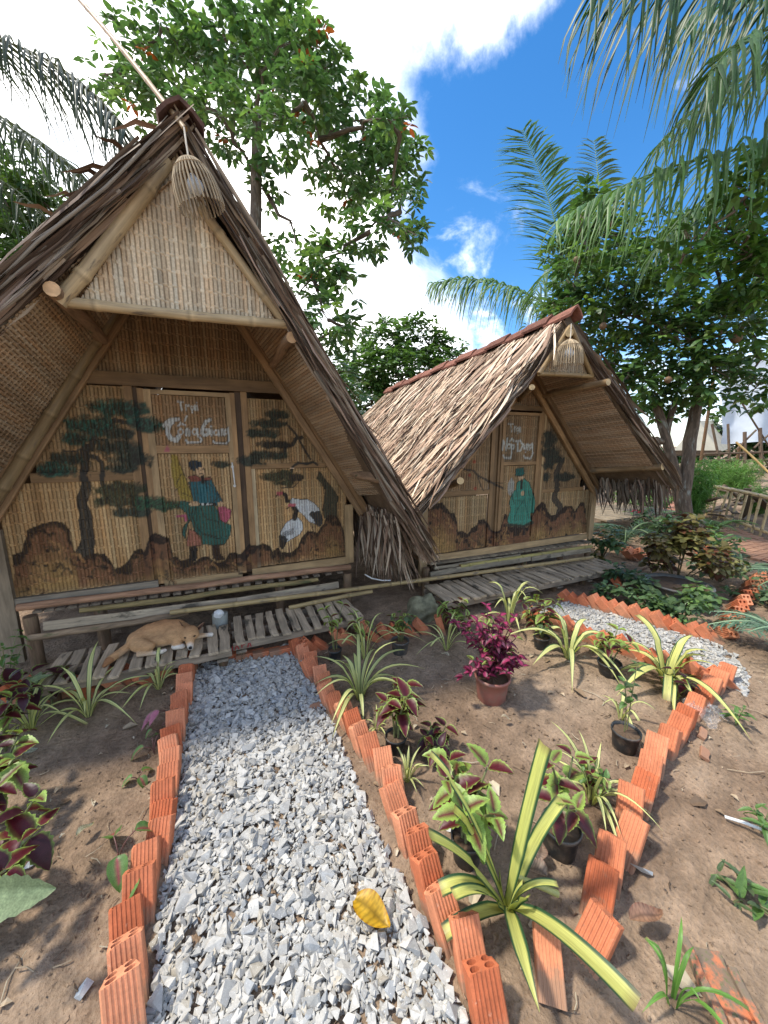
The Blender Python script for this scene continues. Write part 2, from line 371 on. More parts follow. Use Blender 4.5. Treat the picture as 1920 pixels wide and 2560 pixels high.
# ---- hollow bricks
def brick_mesh(L=.19, W=.089, T=.054):
    bm = bmesh.new(); prof = []
    def face(y, sgn):
        xs = [-W/2+.004]; pts = [(-W/2+.004, 0)]
        for k in range(6):
            c = -W*.33+k*W*.66/5; pts += [(c-.0042, 0), (c-.0026, .0026), (c+.0026, .0026), (c+.0042, 0)]
        pts.append((W/2-.004, 0)); return [(x*sgn, y*sgn if False else (y-d if y > 0 else y+d)) for x, d in pts]
    lo = face(-T/2, 1); hi = face(T/2, -1); prof = lo+[(W/2, -T/2+.004), (W/2, T/2-.004)]+hi+[(-W/2, T/2-.004), (-W/2, -T/2+.004)]
    rings = [[bm.verts.new((x, y, z)) for x, y in prof] for z in (0, L)]; n = len(prof)
    for i in range(n): bm.faces.new((rings[0][i], rings[0][(i+1) % n], rings[1][(i+1) % n], rings[1][i]))
    for ring, z, dz in ((rings[0], 0, .05), (rings[1], L, -.05)):
        edges = [bm.edges.get((ring[i], ring[(i+1) % n])) for i in range(n)]
        for cx in (-W*.235, W*.235):
            for cy in (-T*.22, T*.22):
                c = [bm.verts.new((cx+.0135*math.cos(a*math.pi/5), cy+.0105*math.sin(a*math.pi/5), z)) for a in range(10)]
                d = [bm.verts.new((v.co.x, v.co.y, z+dz)) for v in c]
                for i in range(10): bm.faces.new((c[i], c[(i+1) % 10], d[(i+1) % 10], d[i]))
                bm.faces.new(d); edges += [bm.edges.get((c[i], c[(i+1) % 10])) for i in range(10)]
        bmesh.ops.triangle_fill(bm, use_beauty=True, use_dissolve=False, edges=edges)
    bmesh.ops.recalc_face_normals(bm, faces=bm.faces)
    me = bpy.data.meshes.new('brick'); bm.to_mesh(me); bm.free(); me.materials.append(M['brick']); return me
def brick_mat():
    m, t, p, _ = mat_new('fired_clay'); tcn = N(t, 'ShaderNodeTexCoord'); v = tcn.outputs['Object']; oi = N(t, 'ShaderNodeObjectInfo')
    off = vmath(t, 'ADD', v, None); cmb = N(t, 'ShaderNodeCombineXYZ'); t.links.new(fmath(t, 'MULTIPLY', oi.outputs['Random'], 40), cmb.inputs[0]); t.links.new(cmb.outputs[0], off.inputs[1]); v = off.outputs[0]
    f = noise(t, v, 14, 5, .6); f2 = noise(t, v, 120, 4, .6); f3 = noise(t, v, 34, 5, .65)
    c = mixc(t, maprange(t, oi.outputs['Random'], 0, 1, 0, 1, False), (.47, .130, .055), (.64, .265, .140))
    c = mul(t, c, gray(t, maprange(t, f, .3, .7, .78, 1.15, False))); c = mul(t, c, gray(t, maprange(t, f2, .3, .7, .88, 1.1, False)))
    c = mixc(t, maprange(t, f3, .60, .74, 0, .5), c, (.24, .15, .10))
    c = mixc(t, maprange(t, f3, .36, .28, 0, .45), c, (.62, .40, .28))
    sx = N(t, 'ShaderNodeSeparateXYZ'); t.links.new(tcn.outputs['Object'], sx.inputs[0]); c = mixc(t, maprange(t, fmath(t, 'ADD', sx.outputs[2], fmath(t, 'MULTIPLY', f3, -.12)), .045, -.01, 0, .75), c, (.26, .175, .115))
    t.links.new(c, p.inputs['Base Color']); p.inputs['Roughness'].default_value = .85; p.inputs['Specular IOR Level'].default_value = .2; bump(t, p, f2, .35, .002); return m
M['brick'] = brick_mat()
def chipped(me, k):
    m = me.copy(); r_ = random.Random(k); L = max(v.co.z for v in m.vertices); cs = [(r_.choice((-1, 1))*.045, r_.choice((-1, 1))*.03, L) for _ in range(2)]
    for v in m.vertices:
        for c in cs:
            d = (v.co-Vector(c)).length
            if d < .022: v.co += (Vector((0, 0, L*.5))-v.co).normalized()*(.022-d)*r_.uniform(.4, .9)
        v.co.x += .0015*math.sin(v.co.z*20+k); v.co.y += .002*math.sin(v.co.z*13+k*2)
    m.update(); return m
BRICK0 = brick_mesh(); BRICK = BRICK0; BRICK_W = brick_mesh(.185, .10, .070); BRICKS = [BRICK0]+[chipped(BRICK0, k) for k in range(5)]
def polyline_pts(P, n):
    P = np.array(P, float); s = np.r_[0, np.cumsum(np.linalg.norm(np.diff(P, axis=0), axis=1))]; out = []
    for k in range(n):
        u = s[-1]*k/max(n-1, 1); i = min(np.searchsorted(s, u, 'right')-1, len(P)-2); f = (u-s[i])/(s[i+1]-s[i]+1e-9); t = norm(P[i+1]-P[i]); out.append((P[i]+(P[i+1]-P[i])*f, t))
    return out
def brick_row(px, n, label, lean=40, sink=.045, yawj=5, leanj=5, mesh=None, side=False, zoff=0, turn=0.0, group=None):
    W = [on_z(*p)[:2] for p in px]; base = W[0]; t = thing('brick_edging', (base[0], base[1], 0), label, 'brick edging', group)
    for (p, d) in polyline_pts(W, n):
        o = link('brick', mesh or random.choice(BRICKS), t); yaw = math.atan2(d[1], d[0])-math.pi/2+R(random.gauss(0, yawj))+turn
        dz = random.gauss(0, .009)
        m = Matrix.Rotation(yaw, 4, 'Z')@Matrix.Rotation(-R(lean+random.gauss(0, leanj)), 4, 'X')@Matrix.Rotation(R(random.gauss(0, 2.5)), 4, 'Y')
        o.matrix_basis = Matrix.Translation((p[0]-base[0]+random.gauss(0, .004), p[1]-base[1], -sink+dz+zoff))@m
    return t
brick_row([(312, 2640), (330, 2420), (368, 2200), (405, 2040), (432, 1915), (450, 1810), (463, 1735), (476, 1685)], 20, 'row of leaning orange hollow bricks along the left side of the gravel path')
brick_row([(1240, 2640), (1170, 2430), (1100, 2290), (1040, 2130), (985, 2000), (930, 1900), (880, 1825), (830, 1755), (785, 1690), (745, 1632)], 22, 'row of leaning orange hollow bricks between the gravel path and the flower bed')
brick_row([(1445, 2410), (1475, 2330), (1505, 2235), (1545, 2165), (1572, 2060), (1605, 1995), (1640, 1910), (1690, 1840), (1745, 1765), (1800, 1712)], 16, 'curved row of leaning bricks along the open right side of the flower bed', lean=42)
brick_row([(1845, 1716), (1780, 1705), (1715, 1688), (1604, 1648), (1501, 1613), (1424, 1583), (1352, 1560)], 19, 'sawtooth row of bricks between the flower bed and the far gravel path', lean=46, yawj=6, sink=.04, mesh=BRICK_W)
brick_row([(1800, 1611), (1744, 1592), (1677, 1575), (1614, 1556), (1556, 1540), (1489, 1520), (1440, 1507)], 14, 'sawtooth row of bricks on the far side of the far gravel path', lean=46, yawj=5, sink=.04, mesh=BRICK_W)
brick_row([(1110, 1583), (1062, 1585), (1000, 1592), (925, 1603), (862, 1612), (798, 1626)], 11, 'broken row of tilted bricks behind the potted plants under the huts', lean=40, yawj=12, leanj=12, sink=.03)
brick_row([(440, 1682), (385, 1700), (307, 1715), (257, 1727), (156, 1738), (70, 1750)], 9, 'tilted bricks showing their round holes below the deck with the dog', lean=42, yawj=14, leanj=9, sink=.03, mesh=BRICK_W)
# hole-faced bricks on the right
def holes_row():
    W = [on_z(*p)[:2] for p in ((1812, 1592), (1818, 1566), (1834, 1543), (1852, 1516), (1868, 1492), (1882, 1470), (1905, 1448))]; b = W[0]
    t = thing('brick_edging', (b[0], b[1], 0), 'curving row of bricks with dark round holes facing the dirt path', 'brick edging')
    for (p, d) in polyline_pts(W, 13):
        o = link('brick', BRICK_W, t); yaw = math.atan2(d[1], d[0])+R(random.gauss(0, 5))
        m = Matrix.Rotation(yaw, 4, 'Z')@Matrix.Rotation(R(-58+random.gauss(0, 4)), 4, 'Y')@Matrix.Rotation(R(90), 4, 'Z')
        q = Matrix.Rotation(math.atan2(-p[1], -p[0]), 4, 'Z')
        # length runs away from the viewer's side, hole end up and towards the path
        m = Matrix.Rotation(math.atan2(-1.0, -.75)+R(random.gauss(0, 5)), 4, 'Z')@Matrix.Rotation(R(52+random.gauss(0, 4)), 4, 'Y')
        o.matrix_basis = Matrix.Translation((p[0]-b[0]+.06, p[1]-b[1]+.07, -.03))@m
holes_row()
def gravel_end():
    t = thing('brick_edging', (*on_z(610, 1652)[:2], 0), 'flat row of bricks closing the gravel path below the deck', 'brick edging'); b = world_loc(t)
    for k, px in enumerate((548, 590, 632, 674)):
        p = on_z(px, 1655-(px-548)*.11); o = link('brick', BRICK, t); o.matrix_basis = Matrix.Translation((p[0]-b[0], p[1]-b[1], .0))@Matrix.Rotation(R(90+random.gauss(0, 3)), 4, 'Y')
gravel_end()
def loose(px, py, rx, ry, rz, label, scale=1, z=.03, mesh=None, name='brick', cat='brick'):
    p = on_z(px, py); o = link(name, mesh or BRICK); o.matrix_basis = Matrix.Translation((p[0], p[1], z+ground_z(p[0], p[1])))@Matrix.Rotation(R(rz), 4, 'Z')@Matrix.Rotation(R(ry), 4, 'Y')@Matrix.Rotation(R(rx), 4, 'X')@Matrix.Scale(scale, 4); return tag(o, label, cat)
loose(1380, 2520, -62, 0, -38, 'single brick fallen flat at the near end of the right edging', .8, .0)
loose(1566, 1478, -45, 10, 20, 'tilted brick standing alone below the far deck', z=-.02, mesh=BRICK_W)
def shard(px, py, L, W, rz, label):
    b = B(); p = on_z(px, py); d = np.array([math.cos(rz), math.sin(rz), .12]); z = ground_z(p[0], p[1])+.016
    b.plank(np.r_[p[:2], z]-d*L/2, np.r_[p[:2], z]+d*L/2, W, .016, (.25, -.3, .9), (1, 1, 1), 3, .002, .06); tag(b.build('brick_shard', M['brick']), label, 'brick shard')
shard(1755, 1845, .075, .032, .35, 'upper of two thin orange brick shards on the dirt path')
shard(1760, 1890, .07, .036, .5, 'lower of two thin orange brick shards on the dirt path')
shard(790, 1766, .075, .04, .1, 'brown chip of brick lying on the gravel')
def mossy():
    t = thing('broken_brick', (*on_z(1790, 2440)[:2], 0), 'large broken brick stained with moss and mud at the bottom right corner', 'brick'); o0 = world_loc(t)
    c = on_z(1790, 2440, .02); e = norm([.55, .83, .05]); s_ = np.array([e[1], -e[0], 0.0])
    b = B()
    b.plank(c-e*.11-s_*.045, c+e*.07-s_*.045, .022, .03, (0, .0, 1), (1, 1, 1), 5, .002, .08); b.build('rim', M['mossbrick'], t)
    b = B(); b.plank(c-e*.13+s_*.05, c+e*.02+s_*.05, .022, .03, (0, 0, 1), (1, 1, 1), 5, .002, .08); b.build('rim', M['mossbrick'], t)
    b = B(); b.plank(c-e*.12+[0, 0, -.012], c+e*.06+[0, 0, -.012], .09, .018, (0, 0, 1), (1, 1, 1), 5, .002, .05); b.build('slab', M['mossbrick'], t)
    for k in range(5):
        b = B(); q = c-e*.13-s_*(.036-k*.018); b.plank(q+[0, 0, .003], q+e*.05+[0, 0, -.002], .009, .016, (0, 0, 1), (1, 1, 1), 2, .001, .1); b.build('rib', M['brick'], t)
def moss_mat():
    m, t, p, _ = mat_new('mossy_clay'); v = N(t, 'ShaderNodeTexCoord').outputs['Object']; f = noise(t, v, 22, 6, .65); f2 = noise(t, v, 90, 4)
    c = mixc(t, maprange(t, f, .36, .52), (.46, .15, .065), (.17, .125, .085)); c = mixc(t, maprange(t, f2, .56, .66, 0, .7), c, (.10, .12, .035)); t.links.new(c, p.inputs['Base Color']); p.inputs['Roughness'].default_value = .9; bump(t, p, f, .8, .008); return m
M['mossbrick'] = moss_mat(); mossy()
# ================================================================== painted facades
class Canvas:
    """paint on a facade: colour and cover on a grid of facade metres"""
    def __init__(s, x0, x1, z0, z1, res):
        s.x0, s.z0, s.res = x0, z0, res; s.nx = int((x1-x0)/res); s.nz = int((z1-z0)/res)
        s.c = np.zeros((s.nx, s.nz, 3)); s.a = np.zeros((s.nx, s.nz))
        s.X, s.Zz = np.meshgrid(x0+np.arange(s.nx)*res, z0+np.arange(s.nz)*res, indexing='ij')
        s.n1 = fbm(s.X*18, s.Zz*18, 4, 77); s.n2 = fbm(s.X*45, s.Zz*30, 3, 78)
    def box(s, lo, hi):
        i0 = max(0, int((lo[0]-s.x0)/s.res)-1); i1 = min(s.nx, int((hi[0]-s.x0)/s.res)+3); j0 = max(0, int((lo[1]-s.z0)/s.res)-1); j1 = min(s.nz, int((hi[1]-s.z0)/s.res)+3)
        return slice(i0, max(i0, i1)), slice(j0, max(j0, j1))
    def put(s, sl, m, col, alpha):
        a = m*alpha; s.c[sl] = s.c[sl]*(1-a[..., None])+np.asarray(col)*a[..., None]; s.a[sl] = np.maximum(s.a[sl], a)
    def poly(s, P, col, alpha=.95, outline=None, ow=.006):
        P = np.array(P); sl = s.box(P.min(0), P.max(0)); m = in_poly(s.X[sl], s.Zz[sl], P).astype(float); s.put(sl, m, col, alpha)
        if outline is not None: s.line(np.r_[P, P[:1]], ow, outline)
    def line(s, P, w, col, alpha=.95):
        P = np.array(P, float)
        for a, b in zip(P[:-1], P[1:]):
            sl = s.box(np.minimum(a, b)-w, np.maximum(a, b)+w); x = s.X[sl]; z = s.Zz[sl]
            if x.size == 0: continue
            d = b-a; t = np.clip(((x-a[0])*d[0]+(z-a[1])*d[1])/(d@d+1e-12), 0, 1); r = np.hypot(x-a[0]-t*d[0], z-a[1]-t*d[1]); s.put(sl, np.clip((w/2-r)/s.res+.5, 0, 1), col, alpha)
    def disc(s, c, rx, rz, col, alpha=.95):
        c = np.array(c); sl = s.box(c-[rx, rz], c+[rx, rz]); r = np.hypot((s.X[sl]-c[0])/rx, (s.Zz[sl]-c[1])/rz); s.put(sl, (r < 1).astype(float), col, alpha)
    def tuft(s, c, rx, rz, col, dark=(.012, .016, .014)):
        c = np.array(c); rx, rz = rx*.92, rz*.84; sl = s.box(c-[rx, rz], c+[rx, rz]); r = np.hypot((s.X[sl]-c[0])/rx, (s.Zz[sl]-c[1])/rz)+(s.n1[sl]-.45)*1.3
        s.put(sl, np.clip((1.0-r)*4, 0, 1), np.array(col)*.8, .93)
        k = int(30+rx*330)
        for _ in range(k):
            a = random.uniform(0, 2*math.pi); q = math.sqrt(random.random())*.9; p = c+np.array([math.cos(a)*rx*q, math.sin(a)*rz*q*.8-rz*.1])
            for th in (-.7, -.35, 0, .35, .7):
                L = random.uniform(.5, 1)*max(rz*.55, .02); e = p+np.array([math.sin(th), math.cos(th)])*L; s.line([p, e], .005, dark if random.random() < .7 else np.array(col)*1.5, .75)
    def rocks(s, P, top, base_z):
        P = np.array(P); sl = s.box(P.min(0), P.max(0)); x = s.X[sl]; z = s.Zz[sl]; m = in_poly(x, z, P)
        tx = np.array([p[0] for p in top]); tz = np.array([p[1] for p in top]); o = np.argsort(tx); h = np.interp(x, tx[o], tz[o])
        d = h-z+(s.n1[sl]-.45)*.22; f = np.clip((z-base_z)/.45, 0, 1); n = s.n2[sl]
        dark = np.array([.022, .013, .010]); red = np.array([.20, .080, .040]); gold = np.array([.42, .245, .085])
        col = red*(1-np.clip((d-.17)/.2, 0, 1))[..., None]+gold*np.clip((d-.17)/.2, 0, 1)[..., None]; col = np.where((n > .5)[..., None], col, col*.75)
        k = np.clip((.075-d)/.03, 0, 1)+np.clip((s.n1[sl]-.62)*12, 0, 1)*(f > .08); col = col*(1-np.clip(k, 0, 1))[..., None]+dark*np.clip(k, 0, 1)[..., None]
        a = m*np.clip(.86+.1*np.clip(k, 0, 1)-np.clip((.12-f)*3, 0, .5), 0, 1); s.c[sl] = s.c[sl]*(1-a[..., None])+col*a[..., None]; s.a[sl] = np.maximum(s.a[sl], a); s.line(top, .009, dark)
        for _ in range(90):
            k_ = random.randrange(len(top)-1); x_, z_ = top[k_]; x_ += random.gauss(0, .08); z_ -= random.uniform(.03, .3)
            if not in_poly(np.array([x_]), np.array([z_]), P)[0] or z_ < base_z+.02: continue
            q = [(x_, z_)]
            for i in range(random.randint(2, 5)): q.append((q[-1][0]+random.gauss(.012, .02), q[-1][1]-random.uniform(.004, .028)))
            s.line(q, random.uniform(.005, .016), dark, .85)
            if random.random() < .5: s.line([(a_+.014, b_-.006) for a_, b_ in q], random.uniform(.01, .022), (gold*.45+red*.55)*random.uniform(.7, 1.2), .7)
    def sample(s, x, z):
        i = np.clip(((x-s.x0)/s.res).astype(int), 0, s.nx-1); j = np.clip(((z-s.z0)/s.res).astype(int), 0, s.nz-1); return s.c[i, j], s.a[i, j]

def zoomer(ox, oy, sc, Yp):
    def f(*pts): return [tuple(on_y(ox+x/sc, oy+y/sc, Yp)[[0, 2]]) for x, y in pts]
    return f
WHITE = (.50, .50, .46); BLACK = (.012, .012, .013); SKIN = (.55, .36, .20)
def ring(cv, z, c, r, w, col):
    cv.line(z(*[(c[0]+r*.85*math.cos(a*math.pi/6), c[1]+r*math.sin(a*math.pi/6)) for a in range(13)]), w, col)
Y1, Y2 = 3.2, 3.1
def paint_near():
    cv = Canvas(-1.6, 1.4, .3, 2.1, .0035); A = zoomer(0, 950, 3.456, Y1); Bz = zoomer(340, 960, 4.2533, Y1); Cz = zoomer(580, 960, 4.2529, Y1); px = .0011; u = .00092
    top = A((105, 1520), (190, 1490), (215, 1400), (240, 1350), (230, 1310), (260, 1290), (400, 1240), (480, 1225), (540, 1240), (590, 1290), (600, 1380), (640, 1480), (700, 1550), (800, 1500), (900, 1510), (960, 1580), (980, 1640), (1050, 1620), (1110, 1570), (1160, 1480), (1220, 1460), (1255, 1490), (1270, 1430), (1300, 1350), (1340, 1320), (1400, 1340), (1460, 1370), (1475, 1450), (1490, 1520))
    top += Bz((390, 1835), (440, 1840), (470, 1880), (560, 1860), (620, 1900), (680, 1850), (760, 1830), (800, 1870), (860, 1900), (950, 1880), (990, 1800), (1040, 1790), (1110, 1810), (1160, 1750), (1220, 1720))
    top += Cz((110, 1800), (180, 1710), (250, 1720), (330, 1700), (400, 1730), (430, 1790), (490, 1740), (510, 1790), (600, 1800), (640, 1790), (700, 1740), (740, 1640), (800, 1570), (860, 1570), (910, 1590), (940, 1530), (980, 1490), (1010, 1400), (1060, 1400), (1110, 1410), (1150, 1480), (1180, 1560), (1200, 1700))
    # far pine trunks first, then needles
    bark = (.035, .033, .028)
    cv.poly(A((700, 740), (690, 800), (710, 880), (690, 960), (660, 1020), (670, 1100), (690, 1170), (680, 1220), (700, 1320), (700, 1400), (660, 1470), (600, 1600), (800, 1580), (815, 1420), (800, 1300), (795, 1180), (770, 1120), (750, 1060), (780, 960), (775, 880), (750, 820), (765, 740), (770, 620), (800, 560), (820, 470), (780, 460), (770, 560), (720, 550), (695, 600)), bark, .95, BLACK)
    for k in range(60):
        x = random.uniform(680, 790); y = random.uniform(700, 1500); cv.line(A((x, y), (x+random.uniform(-12, 12), y+random.uniform(20, 60))), .004, (.10, .085, .06) if k % 2 else BLACK, .7)
    for P, w in ((((770, 660), (830, 670), (880, 720), (890, 800), (880, 900), (930, 950), (1010, 1000)), 26), (((790, 600), (820, 480), (900, 420), (990, 350), (1110, 375)), 30), (((830, 480), (850, 560), (880, 600)), 26), (((700, 600), (640, 620), (540, 610)), 12), (((670, 640), (670, 700)), 20)):
        cv.line(A(*P), w*px, bark)
    teal = (.018, .085, .062); dk = (.026, .045, .034); ol = (.05, .06, .03); gr = (.02, .10, .05)
    for x, y, rx, ry, c in ((1010, 250, 190, 75, teal), (800, 400, 160, 85, teal), (1260, 390, 115, 65, teal), (660, 510, 85, 55, teal), (1040, 470, 100, 50, dk), (1000, 590, 150, 80, dk), (1140, 690, 170, 60, dk), (1060, 770, 110, 50, dk), (590, 690, 90, 55, dk), (490, 785, 120, 65, teal), (1050, 940, 160, 60, ol), (1090, 1050, 190, 65, ol), (1150, 1140, 130, 55, dk), (1300, 1060, 120, 65, gr), (1440, 1090, 120, 50, gr)):
        p = A((x, y))[0]; cv.tuft(p, rx*px, ry*px, c)
    for P, w in ((((560, 740), (560, 670), (640, 650), (680, 580), (740, 570)), 34), (((600, 450), (680, 540), (780, 720), (830, 800)), 20), (((620, 980), (640, 880), (700, 840), (790, 850), (860, 830), (900, 860)), 22), (((520, 1110), (650, 1100), (700, 1050)), 10)):
        cv.line(Cz(*P), w*u, bark)
    cv.poly(Cz((920, 930), (900, 1010), (960, 1070), (990, 1130), (980, 1230), (960, 1340), (980, 1430), (1120, 1430), (1110, 1280), (1130, 1210), (1060, 1100), (990, 1020), (950, 960)), (.05, .052, .035), .95, BLACK)
    for k in range(70):
        y = random.uniform(1000, 1400); x = random.uniform(960, 1110) if y > 1130 else random.uniform(930, 1000); cv.line(Cz((x, y), (x+random.uniform(-10, 10), y+random.uniform(15, 45))), .004, BLACK if k % 3 else (.13, .11, .06), .8)
    for x, y, rx, ry, c in ((470, 330, 110, 60, dk), (380, 430, 180, 60, dk), (330, 530, 170, 60, dk), (420, 650, 170, 50, (.012, .015, .015)), (390, 760, 180, 60, dk), (180, 820, 150, 60, dk), (480, 990, 180, 70, ol), (560, 1055, 120, 45, ol), (680, 1000, 70, 50, (.03, .025, .025))):
        cv.tuft(Cz((x, y))[0], rx*u, ry*u, c)
    p = Bz((900, 860))[0]; cv.tuft(p, 90*u, 40*u, dk)
    cv.rocks(top+Cz((1215, 1860))+A((140, 1870)), top, top[0][1]-.3)
    # two cranes
    wb = (.56, .57, .56)
    cv.poly(Cz((600, 1240), (640, 1215), (720, 1230), (800, 1228), (860, 1260), (920, 1320), (950, 1400), (960, 1480), (930, 1520), (860, 1480), (820, 1470), (760, 1400), (700, 1350), (640, 1300)), wb, .97, BLACK, .005)
    cv.poly(Cz((815, 1390), (850, 1350), (880, 1365), (900, 1345), (940, 1360), (965, 1450), (940, 1520), (890, 1500), (860, 1440)), BLACK)
    cv.line(Cz((530, 1160), (570, 1185), (580, 1250), (605, 1245)), 34*u, BLACK); cv.disc(Cz((503, 1165))[0], 30*u, 20*u, (.45, .09, .11)); cv.line(Cz((490, 1175), (463, 1197)), 10*u, (.05, .02, .02))
    for P in (((840, 1490), (865, 1580)), ((880, 1500), (885, 1570))): cv.line(Cz(*P), 9*u, (.09, .04, .03))
    cv.poly(Cz((640, 1430), (700, 1420), (745, 1470), (755, 1540), (720, 1600), (650, 1640), (600, 1670), (540, 1690), (510, 1640), (520, 1560), (570, 1480)), wb, .97, BLACK, .005)
    cv.poly(Cz((495, 1620), (510, 1590), (540, 1620), (560, 1615), (590, 1650), (580, 1690), (540, 1760), (505, 1740)), BLACK)
    for k in range(14): x = 520+k*9; cv.line(Cz((x, 1640-k*3), (x+25, 1580-k*4)), .004, BLACK, .8)
    cv.line(Cz((650, 1310), (682, 1350), (662, 1430)), 44*u, BLACK); cv.disc(Cz((635, 1290))[0], 38*u, 16*u, (.5, .12, .15)); cv.line(Cz((620, 1305), (573, 1331)), 10*u, (.05, .02, .02))
    for P in (((595, 1690), (610, 1790)), ((620, 1680), (635, 1790))): cv.line(Cz(*P), 9*u, (.09, .04, .03))
    cv.line(Cz((700, 1460), (690, 1530), (640, 1600)), .004, (.25, .26, .26))
    # a robed figure
    tl = (.020, .115, .135); tg = (.022, .105, .085); sal = (.33, .13, .085)
    cv.poly(Bz((370, 760), (440, 760), (470, 860), (530, 1000), (600, 1180), (630, 1240), (470, 1230), (440, 1120), (400, 1080), (375, 900)), (.34, .25, .035), .8); cv.poly(Bz((300, 715), (330, 650), (360, 690), (355, 720)), (.42, .12, .14), .9)
    for P in (((430, 1060), (480, 960)), ((410, 1140), (470, 1090)), ((480, 1150), (600, 1210)), ((440, 770), (470, 860), (600, 1190))): cv.line(Bz(*P), .006, BLACK)
    cv.poly(Bz((565, 1730), (655, 1730), (640, 1880), (565, 1890)), BLACK); cv.poly(Bz((800, 1710), (880, 1700), (900, 1800), (945, 1860), (860, 1880), (820, 1850)), (.03, .018, .015))
    cv.poly(Bz((560, 1540), (620, 1560), (690, 1640), (690, 1720), (545, 1725), (540, 1680)), sal, .95, BLACK, .005)
    cv.poly(Bz((470, 1240), (600, 1260), (650, 1300), (600, 1400), (545, 1500), (520, 1640), (490, 1600), (500, 1520), (560, 1450), (540, 1380), (450, 1300)), tg, .95, BLACK, .005)
    cv.poly(Bz((590, 1290), (830, 1290), (870, 1350), (900, 1450), (960, 1480), (1010, 1500), (1000, 1600), (940, 1700), (800, 1710), (700, 1700), (690, 1620), (620, 1560), (570, 1400), (560, 1330)), tg, .95, BLACK, .005)
    cv.poly(Bz((560, 1040), (700, 1030), (800, 1020), (850, 1120), (910, 1220), (915, 1260), (860, 1300), (830, 1270), (660, 1290), (610, 1250), (580, 1130)), tl, .95, BLACK, .005)
    cv.poly(Bz((870, 1310), (910, 1290), (1010, 1340), (1000, 1420), (950, 1480), (890, 1440)), (.40, .085, .13), .95, BLACK, .005); cv.line(Bz((440, 1410), (520, 1395), (530, 1450)), .02, (.42, .10, .16))
    cv.poly(Bz((545, 990), (620, 965), (690, 1000), (790, 985), (800, 1020), (700, 1030), (590, 1040)), (.22, .06, .045), .95, BLACK, .004)
    cv.poly(Bz((630, 900), (700, 880), (725, 900), (725, 960), (690, 990), (650, 980), (630, 940)), SKIN, .95, BLACK, .004)
    cv.poly(Bz((560, 820), (620, 810), (690, 825), (700, 880), (640, 900), (620, 930), (580, 910), (555, 870)), (.02, .03, .04), .97)
    cv.line(Bz((705, 985), (710, 1050)), 26*u, BLACK); cv.line(Bz((675, 960), (715, 950)), 8*u, BLACK)
    for P in (((655, 905), (685, 915)), ((700, 910), (722, 900))): cv.line(Bz(*P), 7*u, BLACK)
    cv.line(Bz((660, 1280), (840, 1280)), 24*u, BLACK); [cv.disc(Bz((q, 1280))[0], 9*u, 8*u, WHITE) for q in (710, 755, 765, 800)]
    cv.disc(Bz((620, 1275))[0], 40*u, 22*u, SKIN); cv.disc(Bz((898, 1275))[0], 22*u, 22*u, SKIN)
    for P in (((690, 1320), (720, 1400), (760, 1440)), ((590, 1400), (640, 1520), (720, 1600), (860, 1640), (960, 1620)), ((870, 1340), (880, 1440), (865, 1520)), ((770, 1440), (900, 1470)), ((600, 1310), (590, 1400)), ((630, 1310), (620, 1390)), ((840, 1130), (880, 1200), (830, 1240)), ((760, 1050), (800, 1090)), ((740, 1040), (750, 1110)), ((720, 1590), (850, 1620))): cv.line(Bz(*P), .006, BLACK)
    # lettering
    w1 = 14*u
    for P in (((440, 190), (500, 195)), ((470, 195), (485, 285)), ((530, 230), (536, 285)), ((533, 245), (562, 230)), ((622, 235), (626, 282)), ((645, 235), (652, 285)), ((640, 198), (643, 204)), ((596, 303), (600, 308))): cv.line(Bz(*P), w1, WHITE)
    ring(cv, Bz, (597, 258), 20, w1*.8, WHITE)
    big = [((300, 445), (325, 410), (365, 385), (450, 378)), ((385, 400), (345, 450), (335, 515), (365, 580), (425, 605), (452, 565)), ((530, 548), (530, 490), (548, 480), (562, 495), (566, 548)), ((655, 480), (660, 560), (700, 590), (680, 622), (545, 626), (530, 600)), ((785, 385), (745, 400), (708, 470), (700, 530), (730, 552), (770, 530), (772, 490), (742, 490)), ((800, 490), (802, 552)), ((872, 495), (878, 548)), ((905, 548), (902, 490), (925, 485), (937, 548)), ((975, 470), (982, 600), (960, 633), (835, 630), (820, 610))]
    for k, P in enumerate(big):
        w = (34 if k == 1 else 26 if k in (0, 4) else 16)*u; cv.line(Bz(*P), w+.007, BLACK, .7)
    for k, P in enumerate(big): cv.line(Bz(*P), (34 if k == 1 else 26 if k in (0, 4) else 16)*u, WHITE)
    for P in (((448, 450), (475, 418), (522, 442)), ((515, 392), (541, 345)), ((795, 452), (797, 458))): cv.line(Bz(*P), 17*u, WHITE)
    for c, r in (((475, 512), 30), ((622, 512), 28), ((848, 520), 26), ((955, 512), 22)): ring(cv, Bz, c, r, 14*u, WHITE)
    return cv
